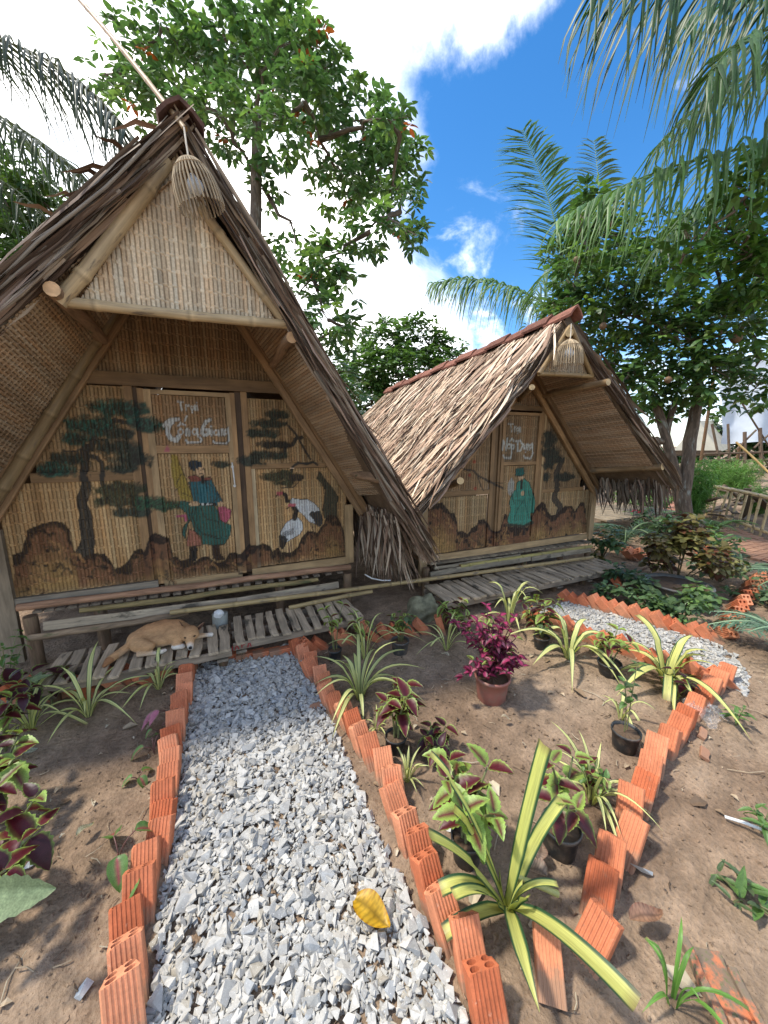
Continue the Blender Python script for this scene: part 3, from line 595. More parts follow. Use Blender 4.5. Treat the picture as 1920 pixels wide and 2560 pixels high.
def paint_far():
    cv = Canvas(1.6, 4.6, .2, 2.1, .005); D = zoomer(1040, 1030, 3.6065, Y2); u = .00165
    top = D((80, 880), (180, 830), (230, 820), (270, 870), (300, 910), (340, 920), (365, 1000), (370, 1080), (420, 1080), (460, 1110), (500, 1050), (550, 1020), (560, 980), (610, 970), (640, 1010), (660, 1060), (700, 1080), (750, 1060), (770, 1000), (790, 920), (810, 930), (820, 1040), (1000, 1040), (1040, 900), (1080, 850), (1120, 810), (1160, 830), (1180, 900), (1220, 940), (1260, 930), (1340, 850), (1400, 850), (1430, 900), (1480, 820), (1510, 820), (1528, 900))
    bark = (.05, .04, .03)
    cv.line(D((1300, 470), (1260, 560), (1270, 660), (1240, 780), (1300, 860), (1270, 960), (1210, 1060)), 50*u, BLACK); cv.line(D((1300, 470), (1260, 560), (1270, 660), (1240, 780), (1300, 860), (1270, 960), (1210, 1060)), 40*u, bark)
    for P, w in ((((430, 520), (510, 530), (560, 580), (640, 620), (770, 690)), 14), (((550, 580), (570, 640), (600, 710)), 9), (((690, 640), (780, 640)), 6), (((1330, 430), (1290, 520)), 26)): cv.line(D(*P), w*u, bark)
    for p in ((520, 450), (480, 570), (530, 690)): cv.disc(D(p)[0], 13*u, 12*u, (.35, .06, .03), .8)
    for x, y, rx, ry in ((1190, 260, 90, 90), (1210, 370, 120, 60), (1250, 430, 110, 45), (1180, 480, 70, 45), (1340, 585, 110, 38), (1170, 590, 45, 45)): cv.tuft(D((x, y))[0], rx*u, ry*u, (.02, .032, .026))
    cv.rocks(top+D((1530, 1130), (1200, 1160), (90, 1300)), top, D((600, 1200))[0][1]-.1)
    tq = (.045, .23, .165); dk = (.012, .10, .085)
    cv.poly(D((900, 630), (960, 600), (1010, 640), (1040, 720), (1055, 820), (1045, 900), (1020, 920), (1030, 990), (960, 1020), (830, 1015), (810, 980), (840, 880), (830, 820), (850, 740), (890, 700)), tq, .95, BLACK, .008)
    cv.poly(D((905, 580), (962, 578), (955, 622), (915, 622)), SKIN, .95); cv.poly(D((890, 510), (960, 503), (966, 560), (940, 580), (885, 577)), dk, .97, BLACK, .006)
    cv.line(D((940, 620), (938, 690)), 22*u, BLACK); cv.disc(D((845, 680))[0], 28*u, 58*u, (.40, .42, .38), .75); cv.line(D((850, 730), (862, 790)), 9*u, BLACK)
    cv.line(D((815, 1018), (960, 1030), (1032, 995)), 22*u, (.03, .04, .03)); cv.disc(D((950, 735))[0], 18*u, 16*u, SKIN)
    for P in (((885, 1035), (885, 1110)), ((960, 1035), (965, 1100))): cv.line(D(*P), 18*u, (.03, .02, .018))
    for P in (((960, 800), (900, 880), (870, 970)), ((965, 790), (990, 900), (1010, 960)), ((965, 640), (970, 780)), ((895, 700), (905, 800), (950, 800)), ((1000, 700), (1020, 800)), ((850, 750), (880, 830))): cv.line(D(*P), .009, (.012, .07, .06))
    col = (.42, .42, .37)
    for P in (((820, 108), (868, 112)), ((843, 112), (850, 178)), ((875, 135), (877, 180)), ((876, 145), (892, 135)), ((918, 140), (920, 180)), ((930, 142), (932, 180)), ((903, 192), (906, 195))): cv.line(D(*P), 9*u, col)
    ring(cv, D, (904, 160), 13, 8*u, col)
    for P in (((758, 345), (765, 260), (800, 345), (812, 238)), ((845, 290), (852, 370), (842, 415), (775, 415), (765, 392)), ((838, 264), (852, 240), (868, 264)), ((890, 265), (930, 260), (950, 300), (930, 350), (905, 357), (905, 265)), ((960, 290), (963, 332), (980, 336), (985, 290)), ((974, 362), (977, 364)), ((995, 340), (995, 297), (1010, 300), (1014, 340)), ((1036, 285), (1041, 380), (1020, 420), (970, 416), (960, 395))): cv.line(D(*P), 13*u, col)
    for c, r in (((826, 312), 18), ((860, 318), 18), ((1024, 312), 15)): ring(cv, D, c, r, 12*u, col)
    return cv

# ================================================================== woven panels and boards
def weave_vals(u, v, sw, rh, base, seed):
    i = np.floor(u/sw); fu = u/sw-i; row = np.floor(v/rh+.37*np.sin(i*12.9898)*.25); fv = v/rh-np.floor(v/rh)
    r1 = vnoise(i*7.31+.5, row*.0+seed, seed); r2 = vnoise(i*3.7+.5, row*.3+.5, seed+3); r3 = vnoise(u*9, v*2.5, seed+8)
    gap = (fu < .07) | (fu > .93); band = fv < .14; over = ((i+row) % 2 == 0); weft = band & over
    tone = .68+.42*r1+.15*(r2-.5)+.4*(r3-.5); tone = np.where(vnoise(i*5.3+.5, row*9.7+.5, seed+9) > .965, tone*.68, tone); tone = tone*(.82+.36*fbm(u*1.7, v*1.3, 3, seed+20)); tone = np.where(weft, tone*.8+.24, tone); tone = np.where(gap & ~weft, tone*.50, tone); edge = (fv > .14) & (fv < .22) & over; tone = np.where(edge, tone*.82, tone)
    h = np.where(weft, .006, .003+.0015*np.cos((fu-.5)*math.pi)); h = np.where(gap & ~weft, -.001, h); h = np.where(band & ~over, .001, h)
    warm = .9+.2*r2; col = np.asarray(base)*np.clip(tone, .12, 1.5)[..., None]*np.stack([np.ones_like(warm), warm, warm*warm], -1); return h, col
def panel(name, parent, O, du, dv, L, Hh, inside=None, base=(.46, .31, .15), res=.008, sw=.028, rh=.085, canvas=None, seed=1, label=None, bil=None):
    """woven bamboo mat: O corner, du and dv unit vectors, L x Hh metres; the side du x dv faces out"""
    du = norm(du); dv = norm(dv); n = np.cross(du, dv); su, sv_ = sw/4, rh/8; nu = max(2, int(L/su)+1); nv = max(2, int(Hh/sv_)+1)
    U, Vv = np.meshgrid(np.arange(nu)*su, np.arange(nv)*sv_, indexing='ij'); h, col = weave_vals(U+seed*sw*6+1e-4, Vv+1e-4, sw, rh, base, seed)
    P = np.asarray(O)+U[..., None]*du+Vv[..., None]*dv
    if bil is not None:
        A_, E_, A2_, E2_ = [np.asarray(q, float) for q in bil]; s_ = (U/U.max())[..., None]; t_ = (Vv/Vv.max())[..., None]; P = (A_*(1-s_)+E_*s_)*(1-t_)+(A2_*(1-s_)+E2_*s_)*t_
    keep = np.ones(U.shape, bool) if inside is None else inside(P)
    if canvas is not None:
        c, a = canvas.sample(P[..., 0], P[..., 2]); lum = np.clip(col.mean(-1)/np.mean(base), .3, 1.3); a = a*np.where(lum < .5, .55, 1)
        col = col*(1-a[..., None])+c*(.45+.6*lum)[..., None]*a[..., None]
    P = P+n*h[..., None]; F = grid_faces(nu, nv); k = keep.ravel(); F = F[k[F].all(1)]
    used = np.unique(F); mp = np.full(nu*nv, -1); mp[used] = np.arange(len(used)); V = P.reshape(-1, 3)[used]; org = world_loc(parent)
    o = link(name, mesh_from(V-org, mp[F], M['weave'], col.reshape(-1, 3)[used], V), parent)
    if label: o['label'] = label
    return o
M['painted_wood'] = wood_mat('painted_wood', (1, 1, 1), lo=.7, hi=1.15, bs=.3, rough=.6)
def mat_between(name, parent, A, E, A2, E2, base, sw, rh, seed):
    A, E, A2, E2 = [np.asarray(q, float) for q in (A, E, A2, E2)]; du = norm(E-A); dv = norm(A2-A)
    if np.cross(du, dv)[2] > 0: return panel(name, parent, A2, du, -dv, np.linalg.norm(E-A), np.linalg.norm(A2-A), None, base, .01, sw, rh, None, seed, None, (A2, E2, A, E))
    return panel(name, parent, A, du, dv, np.linalg.norm(E-A), np.linalg.norm(A2-A), None, base, .01, sw, rh, None, seed, None, (A, E, A2, E2))
def board(name, parent, x0, x1, z0, z1, Y, t, col, canvas=None, skew=0.0):
    """upright board on a facade, thickness t in front of Y, with the paint that runs across it"""
    nx = max(3, int((x1-x0)/.009)+2); nz = max(3, int((z1-z0)/.009)+2); xs = np.linspace(x0, x1, nx); zs = np.linspace(z0, z1, nz); Xg, Zg = np.meshgrid(xs, zs, indexing='ij')
    vert = (z1-z0) > (x1-x0); c = np.tile(np.asarray(col, float), (nx*nz, 1)).reshape(nx, nz, 3)
    if canvas is not None: pc, a = canvas.sample(Xg, Zg); c = c*(1-a[..., None])+pc*a[..., None]
    bend = (vnoise(Xg*2+x0*9, Zg*2, 4)-.5)*.006; P = np.stack([Xg+skew*(Zg-z0), np.full_like(Xg, Y-t)+bend, Zg], -1)
    o = random.random()*30; G = np.stack([Zg+o, Xg+o, Xg*0+o], -1) if vert else np.stack([Xg+o, Zg+o, Xg*0+o], -1)
    F = [tuple(f) for f in grid_faces(nx, nz)]
    b = B(); b.add(P.reshape(-1, 3), F, c.reshape(-1, 3), G.reshape(-1, 3))
    ring_ = [i*nz for i in range(nx)]+[(nx-1)*nz+j for j in range(1, nz)]+[i*nz+nz-1 for i in range(nx-2, -1, -1)]+[j for j in range(nz-2, 0, -1)]
    Pf = P.reshape(-1, 3)[ring_]; Bk = Pf.copy(); Bk[:, 1] = Y-.001; m = len(ring_); cc = c.reshape(-1, 3)[ring_]*.8
    b.add(np.r_[Pf, Bk], [(i, i+m, (i+1) % m+m, (i+1) % m) for i in range(m)], np.r_[cc, cc], np.r_[G.reshape(-1, 3)[ring_], G.reshape(-1, 3)[ring_]])
    return b.build(name, M['painted_wood'], parent)

# ================================================================== thatch
TH = [(.50, .365, .25), (.58, .455, .33), (.40, .275, .185), (.25, .16, .105), (.62, .50, .37), (.19, .12, .08), (.45, .30, .21)]
def slope_fn(A, E, A2, E2):
    A, E, A2, E2 = [np.asarray(p, float) for p in (A, E, A2, E2)]
    n = norm(np.cross(E-A, A2-A)); n = n if n[2] > 0 else -n
    return lambda u, v: (A*(1-u)+A2*u)*(1-v)+(E*(1-u)+E2*u)*v, n, (A, E, A2, E2)
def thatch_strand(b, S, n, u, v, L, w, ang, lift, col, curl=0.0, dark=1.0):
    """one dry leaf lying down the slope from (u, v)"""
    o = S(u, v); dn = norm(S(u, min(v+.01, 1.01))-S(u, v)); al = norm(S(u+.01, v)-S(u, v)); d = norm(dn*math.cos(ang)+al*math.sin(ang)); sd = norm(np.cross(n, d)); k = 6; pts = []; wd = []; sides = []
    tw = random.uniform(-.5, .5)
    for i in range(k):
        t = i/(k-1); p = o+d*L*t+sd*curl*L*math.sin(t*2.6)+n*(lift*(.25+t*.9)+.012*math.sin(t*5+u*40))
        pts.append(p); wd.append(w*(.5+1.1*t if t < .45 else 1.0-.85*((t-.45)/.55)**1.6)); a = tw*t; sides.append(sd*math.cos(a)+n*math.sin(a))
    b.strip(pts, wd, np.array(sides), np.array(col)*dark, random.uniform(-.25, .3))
def thatch(parent, corners, rows, per_row, L, w, lift=.03, thick=.09, singles=0, spread=.3, back=1.0, dark=1.0, name='thatch_slope'):
    S, n, (A, E, A2, E2) = slope_fn(*corners); base = B(); nu, nv = 14, 12
    for off in (0, -thick):
        P = [S(i/(nu-1), j/(nv-1))+n*(off+random.gauss(0, .008)) for i in range(nu) for j in range(nv)]
        base.add(P, [tuple(f) for f in grid_faces(nu, nv)], (.17*dark, .115*dark, .07*dark))
    bd = base.V[0].reshape(nu, nv, 3); bt = base.V[1].reshape(nu, nv, 3)
    for row in ((bd[0], bt[0]), (bd[-1], bt[-1]), (bd[:, 0], bt[:, 0]), (bd[:, -1], bt[:, -1])):
        k = len(row[0]); base.add(np.r_[row[0], row[1]], [(i, i+1, i+1+k, i+k) for i in range(k-1)], (.13*dark, .09*dark, .055*dark))
    th = base.build(name, M['thatch'], parent)
    b = B(); made = []
    slope_len = np.linalg.norm(E-A)
    for r in range(rows):
        v = r/rows*.97
        for q in range(per_row):
            u = random.uniform(.0, back); LL = L*random.uniform(.7, 1.25)*(1.0 if v < .8 else .75); edge = u < .05
            vv = v+random.uniform(0, 1.0/rows); ang = random.gauss(0, spread)+(.10 if edge else 0)
            if vv+LL/slope_len > 1.05: LL = max(.12, (1.05-vv)*slope_len)*random.uniform(.8, 1.1)
            made.append((u, vv, LL, w*random.uniform(.6, 1.5), ang, lift*random.uniform(.3, 1.6), np.array(random.choice(TH))*random.uniform(.65, 1.2), random.gauss(0, .07)))
    made.sort(key=lambda s_: -(s_[2]*s_[3]*(1.3-s_[0])))
    for s_ in made[:singles]:
        sb = B(); thatch_strand(sb, S, n, s_[0], s_[1], s_[2], s_[3], s_[4], s_[5]+lift*.6, s_[6], s_[7], dark); sb.build('thatch_leaf', M['thatch'], parent, True)
    for s_ in made[singles:]: thatch_strand(b, S, n, *s_[:6], s_[6], s_[7], dark)
    o = b.build('thatch_leaves', M['thatch'], parent, True); o['kind'] = 'stuff'
    return S, n
def edge_bundles(parent, A, E, n, thick, cnt, spikes=0, out=(-1, 0, 0), dark=1.0):
    """the cut layers seen at the gable end of the thatch"""
    A = np.asarray(A, float); E = np.asarray(E, float); d = norm(E-A); L = np.linalg.norm(E-A)
    b = B()
    for i in range(cnt):
        t0 = random.uniform(-.02, .75); t1 = min(1.04, t0+random.uniform(.18, .5)); off = -random.uniform(-.02, thick); y = random.uniform(-.07, .05); m = 6; ph = random.random()*6
        pts = [A+d*L*(t0+(t1-t0)*k/(m-1))+n*(off+.014*math.sin(k*1.3+ph))+np.array([0, y+.014*math.sin(k+ph), 0]) for k in range(m)]
        c = np.array(random.choice(TH))*random.uniform(.35, .9)*dark
        if random.random() < .22: b.tube(pts, random.uniform(.004, .013), 6, c, True)
        else: b.strip(pts, [random.uniform(.008, .032)*q for q in (.5, 1, 1.1, 1, .8, .2)], norm(np.cross(d, n)+n*random.uniform(-1, 1)), c, random.uniform(-.2, .3))
    for i in range(spikes):
        t = random.uniform(.02, .5); p = A+d*L*t+n*random.uniform(0, .03); q = p+np.asarray(out, float)*random.uniform(.06, .22)+np.array([0, random.uniform(-.12, -.02), random.uniform(-.10, .03)]); mid = (p+q)/2+[0, 0, random.uniform(.0, .04)]
        b.strip([p, (p+mid)/2, mid, (mid+q)/2+[0, 0, -.005], q], [.02, .03, .028, .018, .004], norm(np.cross(q-p, [0, .3, 1])), np.array(random.choice(TH))*random.uniform(.5, .9)*dark, .2)
    o = b.build('thatch_edge', M['thatch'], parent, True); o['kind'] = 'stuff'
def fringe(parent, P0, P1, cnt, Lr, tilt, w=.03, dark=.7, name='eave_fringe'):
    b = B(); P0 = np.asarray(P0, float); P1 = np.asarray(P1, float)
    for i in range(cnt):
        p = P0+(P1-P0)*random.random()+np.array([random.gauss(0, .03), random.gauss(0, .03), random.uniform(-.05, .06)]); L = random.uniform(*Lr); d = norm(np.asarray(tilt)+[random.gauss(0, .16), random.gauss(0, .16), 0]); sd = norm(np.cross(d, [random.gauss(0, 1), random.gauss(0, 1), .2])); m = 5; cu = random.gauss(0, .014)
        b.strip([p+d*L*k/(m-1)+sd*cu*math.sin(k)+np.array([0, 0, -.02*(k/(m-1))**2]) for k in range(m)], [w*q*random.uniform(.7, 1.3) for q in (.6, 1, .9, .6, .12)], sd, np.array(random.choice(TH))*random.uniform(.45, .95)*dark, random.uniform(-.2, .3))
    o = b.build(name, M['thatch'], parent, True); o['kind'] = 'stuff'
M['tile'] = col_mat('clay_tile', .85, 25, .6, 1.25, .5)
def ridge_tiles(parent, P0, P1, n, half, drop, T=.02, tint=(.30, .105, .06)):
    P0 = np.asarray(P0, float); P1 = np.asarray(P1, float); d = norm(P1-P0); L = np.linalg.norm(P1-P0)/n; sx = norm(np.cross(d, [0, 0, 1]))
    for i in range(n):
        b = B(); c0 = P0+d*L*i*.985; c1 = c0+d*L*1.1; up = np.array([0, 0, .012*(i % 2)]); col = np.array(tint)*random.uniform(.6, 1.15); V = []
        for c in (c0, c1):
            e = up+[0, 0, random.gauss(0, .008)]
            for k, (a, z) in enumerate(((-1, -drop), (-.55, -drop*.42), (0, 0), (.55, -drop*.42), (1, -drop))): V += [c+sx*half*a+e+[0, 0, z], c+sx*half*a*.92+e+[0, 0, z-T]]
        F = []
        for k in range(4): a = k*2; F += [(a, a+2, a+12, a+10), (a+1, a+11, a+13, a+3), (a, a+1, a+3, a+2), (a+10, a+12, a+13, a+11)]
        F += [(0, 10, 11, 1), (8, 9, 19, 18)]; b.add(V, F, col); b.build('ridge_tile', M['tile'], parent)
M['wicker'] = wood_mat('wicker', (.42, .32, .2), al=3, ac=40, lo=.7, hi=1.1, bs=.2)
def bulb_mat():
    m, t, p, _ = mat_new('opal_glass'); p.inputs['Base Color'].default_value = (.55, .56, .56, 1); p.inputs['Roughness'].default_value = .25; return m
M['bulb'] = bulb_mat()
def lantern(top, r, h, tilt, label):
    t = thing('wicker_lamp', top, label, 'lamp'); top = np.asarray(top, float); ax = norm([tilt[0], tilt[1], -1]); e1 = norm(np.cross(ax, [0, 1, 0.01])); e2 = np.cross(ax, e1)
    prof = [(0.02, .14), (.1, .45), (.24, .72), (.45, .93), (.68, 1.02), (.88, 1.05), (1.0, 1.05)]
    for k in range(34):
        a = 2*math.pi*k/34; b = B(); b.tube([top+ax*h*v+(e1*math.cos(a)+e2*math.sin(a))*r*q for v, q in prof], .0042, 5, np.array([1, 1, 1])*random.uniform(.75, 1.2)); b.build('rib', M['wicker'], t)
    for v, q in ((.02, .14), (.24, .73)):
        b = B(); b.tube([top+ax*h*v+(e1*math.cos(a)+e2*math.sin(a))*r*q for a in np.linspace(0, 2*math.pi, 25)], .0045, 5, (.9, .8, .7), False); b.build('hoop', M['wicker'], t)
    b = B(); b.tube([top+[0, 0, .12], top+[.004, 0, .05], top+ax*h*.25], .004, 5, (.8, .7, .55)); b.build('cord', M['plain'], t)
    b = B(); c = top+ax*h*.55; V = []; n = 10
    pts = [c-ax*.05*r/.13*q for q in (1.25, 1.0, .6, .1, -.4, -.8, -1.0)]; b.tube(pts, [r*.1, r*.14, r*.3, r*.38, r*.35, r*.2, r*.02], 12, (1, 1, 1)); b.build('bulb', M['bulb'], t, True)
# ================================================================== the near hut
CX1, S1 = -.125, 1.585
def under1(x, off=0): return 2.90+off-S1*abs(x-CX1)
hut = thing('thatched_hut', (CX1, 3.2, 0), 'near thatched hut with the pine and crane mural, a dog on its deck', 'hut', 'thatched huts')
cv1 = paint_near()
def f1(px, py): p = on_y(px, py, Y1); return p[0], p[2]
BRW = np.array([.30, .18, .085]); DRK = np.array([.10, .06, .035]); TAN = np.array([.40, .27, .14])
WALL = (.50, .315, .145)
def in_gable(off): return lambda P: P[..., 2] < under1(0, off)-S1*(np.abs(P[..., 0]-CX1)-abs(0-CX1))
zb = .47
ZR = f1(760, 1163)[1]; ZL = f1(250, 1190)[1]
ux, uz = (1, 0, 0), (0, 0, 1)
door = link('door', None, hut); door.location = (0, 0, 0)
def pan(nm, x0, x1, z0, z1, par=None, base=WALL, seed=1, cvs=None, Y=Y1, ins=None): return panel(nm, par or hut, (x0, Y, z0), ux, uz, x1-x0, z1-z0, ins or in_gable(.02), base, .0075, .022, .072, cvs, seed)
xs = {k: f1(p, 1239)[0] for k, p in dict(a=341, b=362, c=373, d=388, e=405, f=580, g=592, h=603, i=617, j=632, k=641).items()}
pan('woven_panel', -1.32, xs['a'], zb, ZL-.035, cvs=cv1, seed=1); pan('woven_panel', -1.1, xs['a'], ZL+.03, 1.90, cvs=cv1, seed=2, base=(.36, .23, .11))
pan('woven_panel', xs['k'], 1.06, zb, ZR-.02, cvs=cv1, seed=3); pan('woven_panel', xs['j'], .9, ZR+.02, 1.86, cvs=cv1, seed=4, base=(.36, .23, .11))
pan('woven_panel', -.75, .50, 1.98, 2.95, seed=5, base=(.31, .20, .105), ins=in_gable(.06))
zt = f1(480, 990)[1]; zbt = f1(500, 1448)[1]; zr0 = f1(480, 1133)[1]; zr1 = f1(480, 1114)[1]
pan('woven_panel', xs['e'], xs['f'], zbt+.03, zr0, door, seed=6, cvs=cv1, Y=Y1-.012, base=(.42, .27, .13)); pan('woven_panel', xs['e'], xs['f'], zr1, zt, door, seed=7, cvs=cv1, Y=Y1-.012, base=(.33, .20, .10))
board('stile', door, xs['d'], xs['e'], zbt-.02, zt+.03, Y1, .030, TAN, cv1); board('stile', door, xs['f'], xs['g'], zbt-.02, zt+.03, Y1, .030, TAN, cv1)
board('rail', door, xs['e'], xs['f'], zt, zt+.03, Y1, .028, TAN, cv1); board('rail', door, xs['e'], xs['f'], zr0, zr1, Y1, .028, BRW*1.1, cv1); board('rail', door, xs['e'], xs['f'], zbt-.02, zbt+.03, Y1, .028, TAN, cv1)
b = B(); hx = f1(583, 1200)[0]; hz = f1(583, 1185)[1]
b.tube([(hx, 3.165, hz+.09), (hx, 3.145, hz+.085), (hx+.004, 3.142, hz), (hx+.008, 3.145, hz-.085), (hx+.008, 3.165, hz-.09)], .0055, 7, (.62, .62, .6)); b.build('handle', M['plain'], door, True)
for q in (0, 1): b = B(); b.tube([(hx+.006*q, 3.168, hz+.06-.15*q), (hx+.006*q, 3.15, hz+.06-.15*q)], .011, 8, (.6, .6, .58)); b.build('handle_plate', M['plain'], door)
for a, c, t, col in (('a', 'b', .022, BRW*1.05), ('b', 'c', .004, DRK), ('c', 'd', .024, BRW*1.25), ('g', 'h', .024, BRW*1.3), ('h', 'i', .004, DRK), ('i', 'j', .022, BRW*1.15), ('j', 'k', .014, np.array([.52, .40, .24]))):  # DRK strips are the gaps beside the door, their shade given as colour
    z1 = ZR-.02 if a == 'j' else zt+.035 if a in 'cg' else 1.90
    board('mullion_or_gap', hut, xs[a], xs[c], .44, z1, Y1, t, col, cv1)
board('mid_rail', hut, -1.13, xs['a'], ZL-.035, ZL+.03, Y1, .018, BRW*.8, cv1); board('mid_rail', hut, xs['j']+.002, .87, ZR-.02, ZR+.02, Y1, .018, BRW*.95, cv1)
board('lintel', hut, -.79, .54, 1.90, 1.985, Y1-.002, .035, BRW*.62)
board('sill_board', hut, -1.33, xs['c'], .425, .475, Y1-.02, .03, (.25, .21, .16)); board('sill_board', hut, xs['i'], 1.06, .40, .47, Y1-.02, .025, TAN*1.05)
board('corner_post', hut, 1.03, 1.105, .41, .96, Y1-.02, .03, TAN*1.1); board('corner_post', hut, -1.43, -1.31, 0.02, .95, Y1-.02, .04, (.25, .2, .14))
def rafter(side, off, w, t, Y, col, z0, mat='brown_wood'):
    xb = CX1+side*(2.90+off-z0)/S1; b = B(); b.plank((xb, Y, z0), (CX1+side*.01, Y, 2.90+off), w, t, (0, -1, 0), col, 5, .003); b.build('rafter', M[mat], hut)
for sd_ in (-1, 1): rafter(sd_, .035, .055, .04, Y1-.045, (1, 1, 1), .86 if sd_ > 0 else .5); rafter(sd_, .13, .06, .05, Y1-.10, (.72, .68, .62), .80 if sd_ > 0 else .45)
b = B(); b.bamboo((CX1-1.50, Y1-.12, .62), (CX1-.02, Y1-.12, 3.0), .036, (.55, .5, .42)); b.build('rafter_pole', M['bamboo'], hut, True)
# roof: underside mats, purlins, thatch
YF, YB = 2.42, 5.9
mat_between('underside_mat', hut, (-.06, YF-.02, 2.87), (-1.62, YF-.10, 1.20), (CX1, 3.3, 2.97), (-1.56, 3.3, .72), (.36, .245, .145), .02, .036, 11)
mat_between('underside_mat', hut, (-.06, YF-.02, 2.89), (1.20, YF-.03, 1.15), (CX1, 3.3, 2.97), (1.12, 3.3, 1.02), (.36, .245, .145), .02, .036, 12)
def purlin(x, z, r, y0, y1, tilt=0, col=(1, 1, 1)):
    b = B(); m = 7; b.tube([(x+random.gauss(0, .004), y0+(y1-y0)*k/(m-1), z+tilt*k/(m-1)+random.gauss(0, .004)) for k in range(m)], [r*random.uniform(.93, 1.06) for k in range(m)], 11, col, True, (1.9, 1.7, 1.35)); b.build('purlin', M['log'], hut, True)
p = on_y(135, 727, 2.33); purlin(p[0]+.0, p[2], .036, 2.31, 3.25, -.02, (1.1, 1, .9)); p = on_y(730, 835, 2.34); purlin(p[0], p[2]-.01, .034, 2.36, 3.25, -.02, (1.1, 1, .9)); p = on_y(958, 1198, 2.36); purlin(p[0], p[2], .038, 2.36, 3.3, 0, (1.15, 1.05, .95)); purlin(CX1-1.28, 1.06, .038, 2.4, 3.3); purlin(CX1+.03, 2.91, .04, 2.44, 5.7)
RT = np.array([-.03, YF-.05, 3.09]); RTb = np.array([CX1-.0, YB, 3.03]); ER = np.array([1.47, YF-.05, .71]); ERb = np.array([1.55, YB, .55]); EL = np.array([-1.93, YF-.11, .93]); ELb = np.array([-1.8, YB, .5])
SR, nR = thatch(hut, (RT, ER, RTb, ERb), 12, 230, .62, .028, .028, .05, 0, .16, 1.0, 1.0); SL, nL = thatch(hut, (RT, EL, RTb, ELb), 10, 130, .6, .03, .03, .05, 0, .2, 1.0, .95)
edge_bundles(hut, RT, ER, nR, .085, 260, 0, (1, 0, 0), .95); edge_bundles(hut, RT, EL, nL, .085, 300, 6, (-1, 0, 0), .9)
fringe(hut, (1.22, 2.55, .92), (1.26, 3.7, .90), 420, (.38, .62), (.22, -.05, -1), .02, 1.1, 'eave_fringe'); fringe(hut, (1.41, 2.42, .78), (1.44, 3.6, .74), 260, (.12, .26), (.45, -.25, -1), .02, 1.2, 'eave_fringe')
ridge_tiles(hut, (-.035, YF-.10, 3.15), (CX1, YB+.05, 3.10), 11, .105, .09, .02, (.19, .095, .065))
# front gable
G = 2.40
def gpt(px, py): return on_y(px, py, G)
gl, gr, gt = gpt(165, 752), gpt(712, 812), np.array([-.07, G, 2.97])
def in_tri(P):
    return in_poly(P[..., 0], P[..., 2], [gl[[0, 2]]+[.03, .0], gr[[0, 2]]+[-.03, 0], gt[[0, 2]]])
panel('gable_mat', hut, (gl[0]-.02, G+.03, min(gl[2], gr[2])-.01), ux, uz, gr[0]-gl[0]+.04, 3.02-gl[2]+.05, in_tri, (.66, .52, .35), .0065, .022, .075, None, 21)
for a, c, r in ((gpt(150, 760)+[0, -.02, 0], gpt(418, 405)+[0, -.01, 0], .034), (gpt(160, 755)+[0, -.005, 0], gpt(716, 812)+[0, -.005, 0], .026), (gpt(502, 520)+[0, -.005, 0], gpt(706, 800)+[0, 0, 0], .026)):
    b = B(); b.bamboo(a, c, r, (1.05, 1, .92), .3, 10, .006); b.build('gable_pole', M['bamboo'], hut, True)
board('back_wall', hut, CX1-1.3, CX1+1.3, .3, .95, 5.7, .03, BRW*.5)
def tri_wall():
    b = B(); b.add([(CX1-1.25, 5.7, .95), (CX1+1.25, 5.7, .95), (CX1, 5.7, 2.9)], [(0, 1, 2)], BRW*.5); b.build('back_gable', M['brown_wood'], hut)
    b = B(); b.plank((CX1, 3.25, .42), (CX1, 5.7, .42), 2.5, .04, (0, 0, 1), (.5, .45, .4)); b.build('floor', M['brown_wood'], hut)
tri_wall()
# plinth logs, bench plank and posts in front of the wall
def pole_px(parent, name, p0, p1, Y, r, mat='log', col=(1, 1, 1), n=8, bamboo=False):
    a = on_y(*p0, Y); c = on_y(*p1, Y); b = B()
    if bamboo: b.bamboo(a, c, r, col, .3, n, .008)
    else: m = 9; b.tube([a+(c-a)*k/(m-1)+[0, 0, random.gauss(0, .004)] for k in range(m)], [r*random.uniform(.9, 1.1) for k in range(m)], n, col, True, np.array(col)*1.5)
    return b.build(name, M[mat], parent, True)
pole_px(hut, 'plinth_log', (43, 1519), (876, 1417), 3.12, .026, 'log', (1.25, 1.0, .9), 9)
pole_px(hut, 'plinth_log', (200, 1529), (795, 1448), 3.06, .020, 'log', (.85, .9, .6), 9)
for k in range(27):
    t = k/26; px = 93+(851-93)*t; py = 1530+(1432-1530)*t; p = on_y(px, py, 3.07); b = B(); b.plank(p, p+[random.gauss(0, .006), .3, .0], .052, .016, uz, (.55, .52, .5)); b.build('floor_slat', M['grey_wood'], hut)
for p0, p1 in (((110, 1566), (592, 1503)), ((593, 1503), (846, 1462))):
    a = on_y(*p0, 2.98); c = on_y(*p1, 2.98); b = B(); b.plank(a, c, .06, .028, (0, -1, .25), (1.25, 1.2, 1.1), 6, .002, .02); b.build('bench_plank', M['grey_wood'], hut)
pole_px(hut, 'bark_log', (72, 1597), (470, 1532), 2.94, .023, 'log', (.95, .95, .9), 9)
for px, py in ((75, 1540), (868, 1432), (250, 1515), (700, 1460)):
    p = on_y(px, py, 3.1); b = B(); b.tube([(p[0], 3.1, -.1), (p[0], 3.1, p[2])], .04, 9, (.7, .65, .6)); b.build('stilt', M['log'], hut, True)
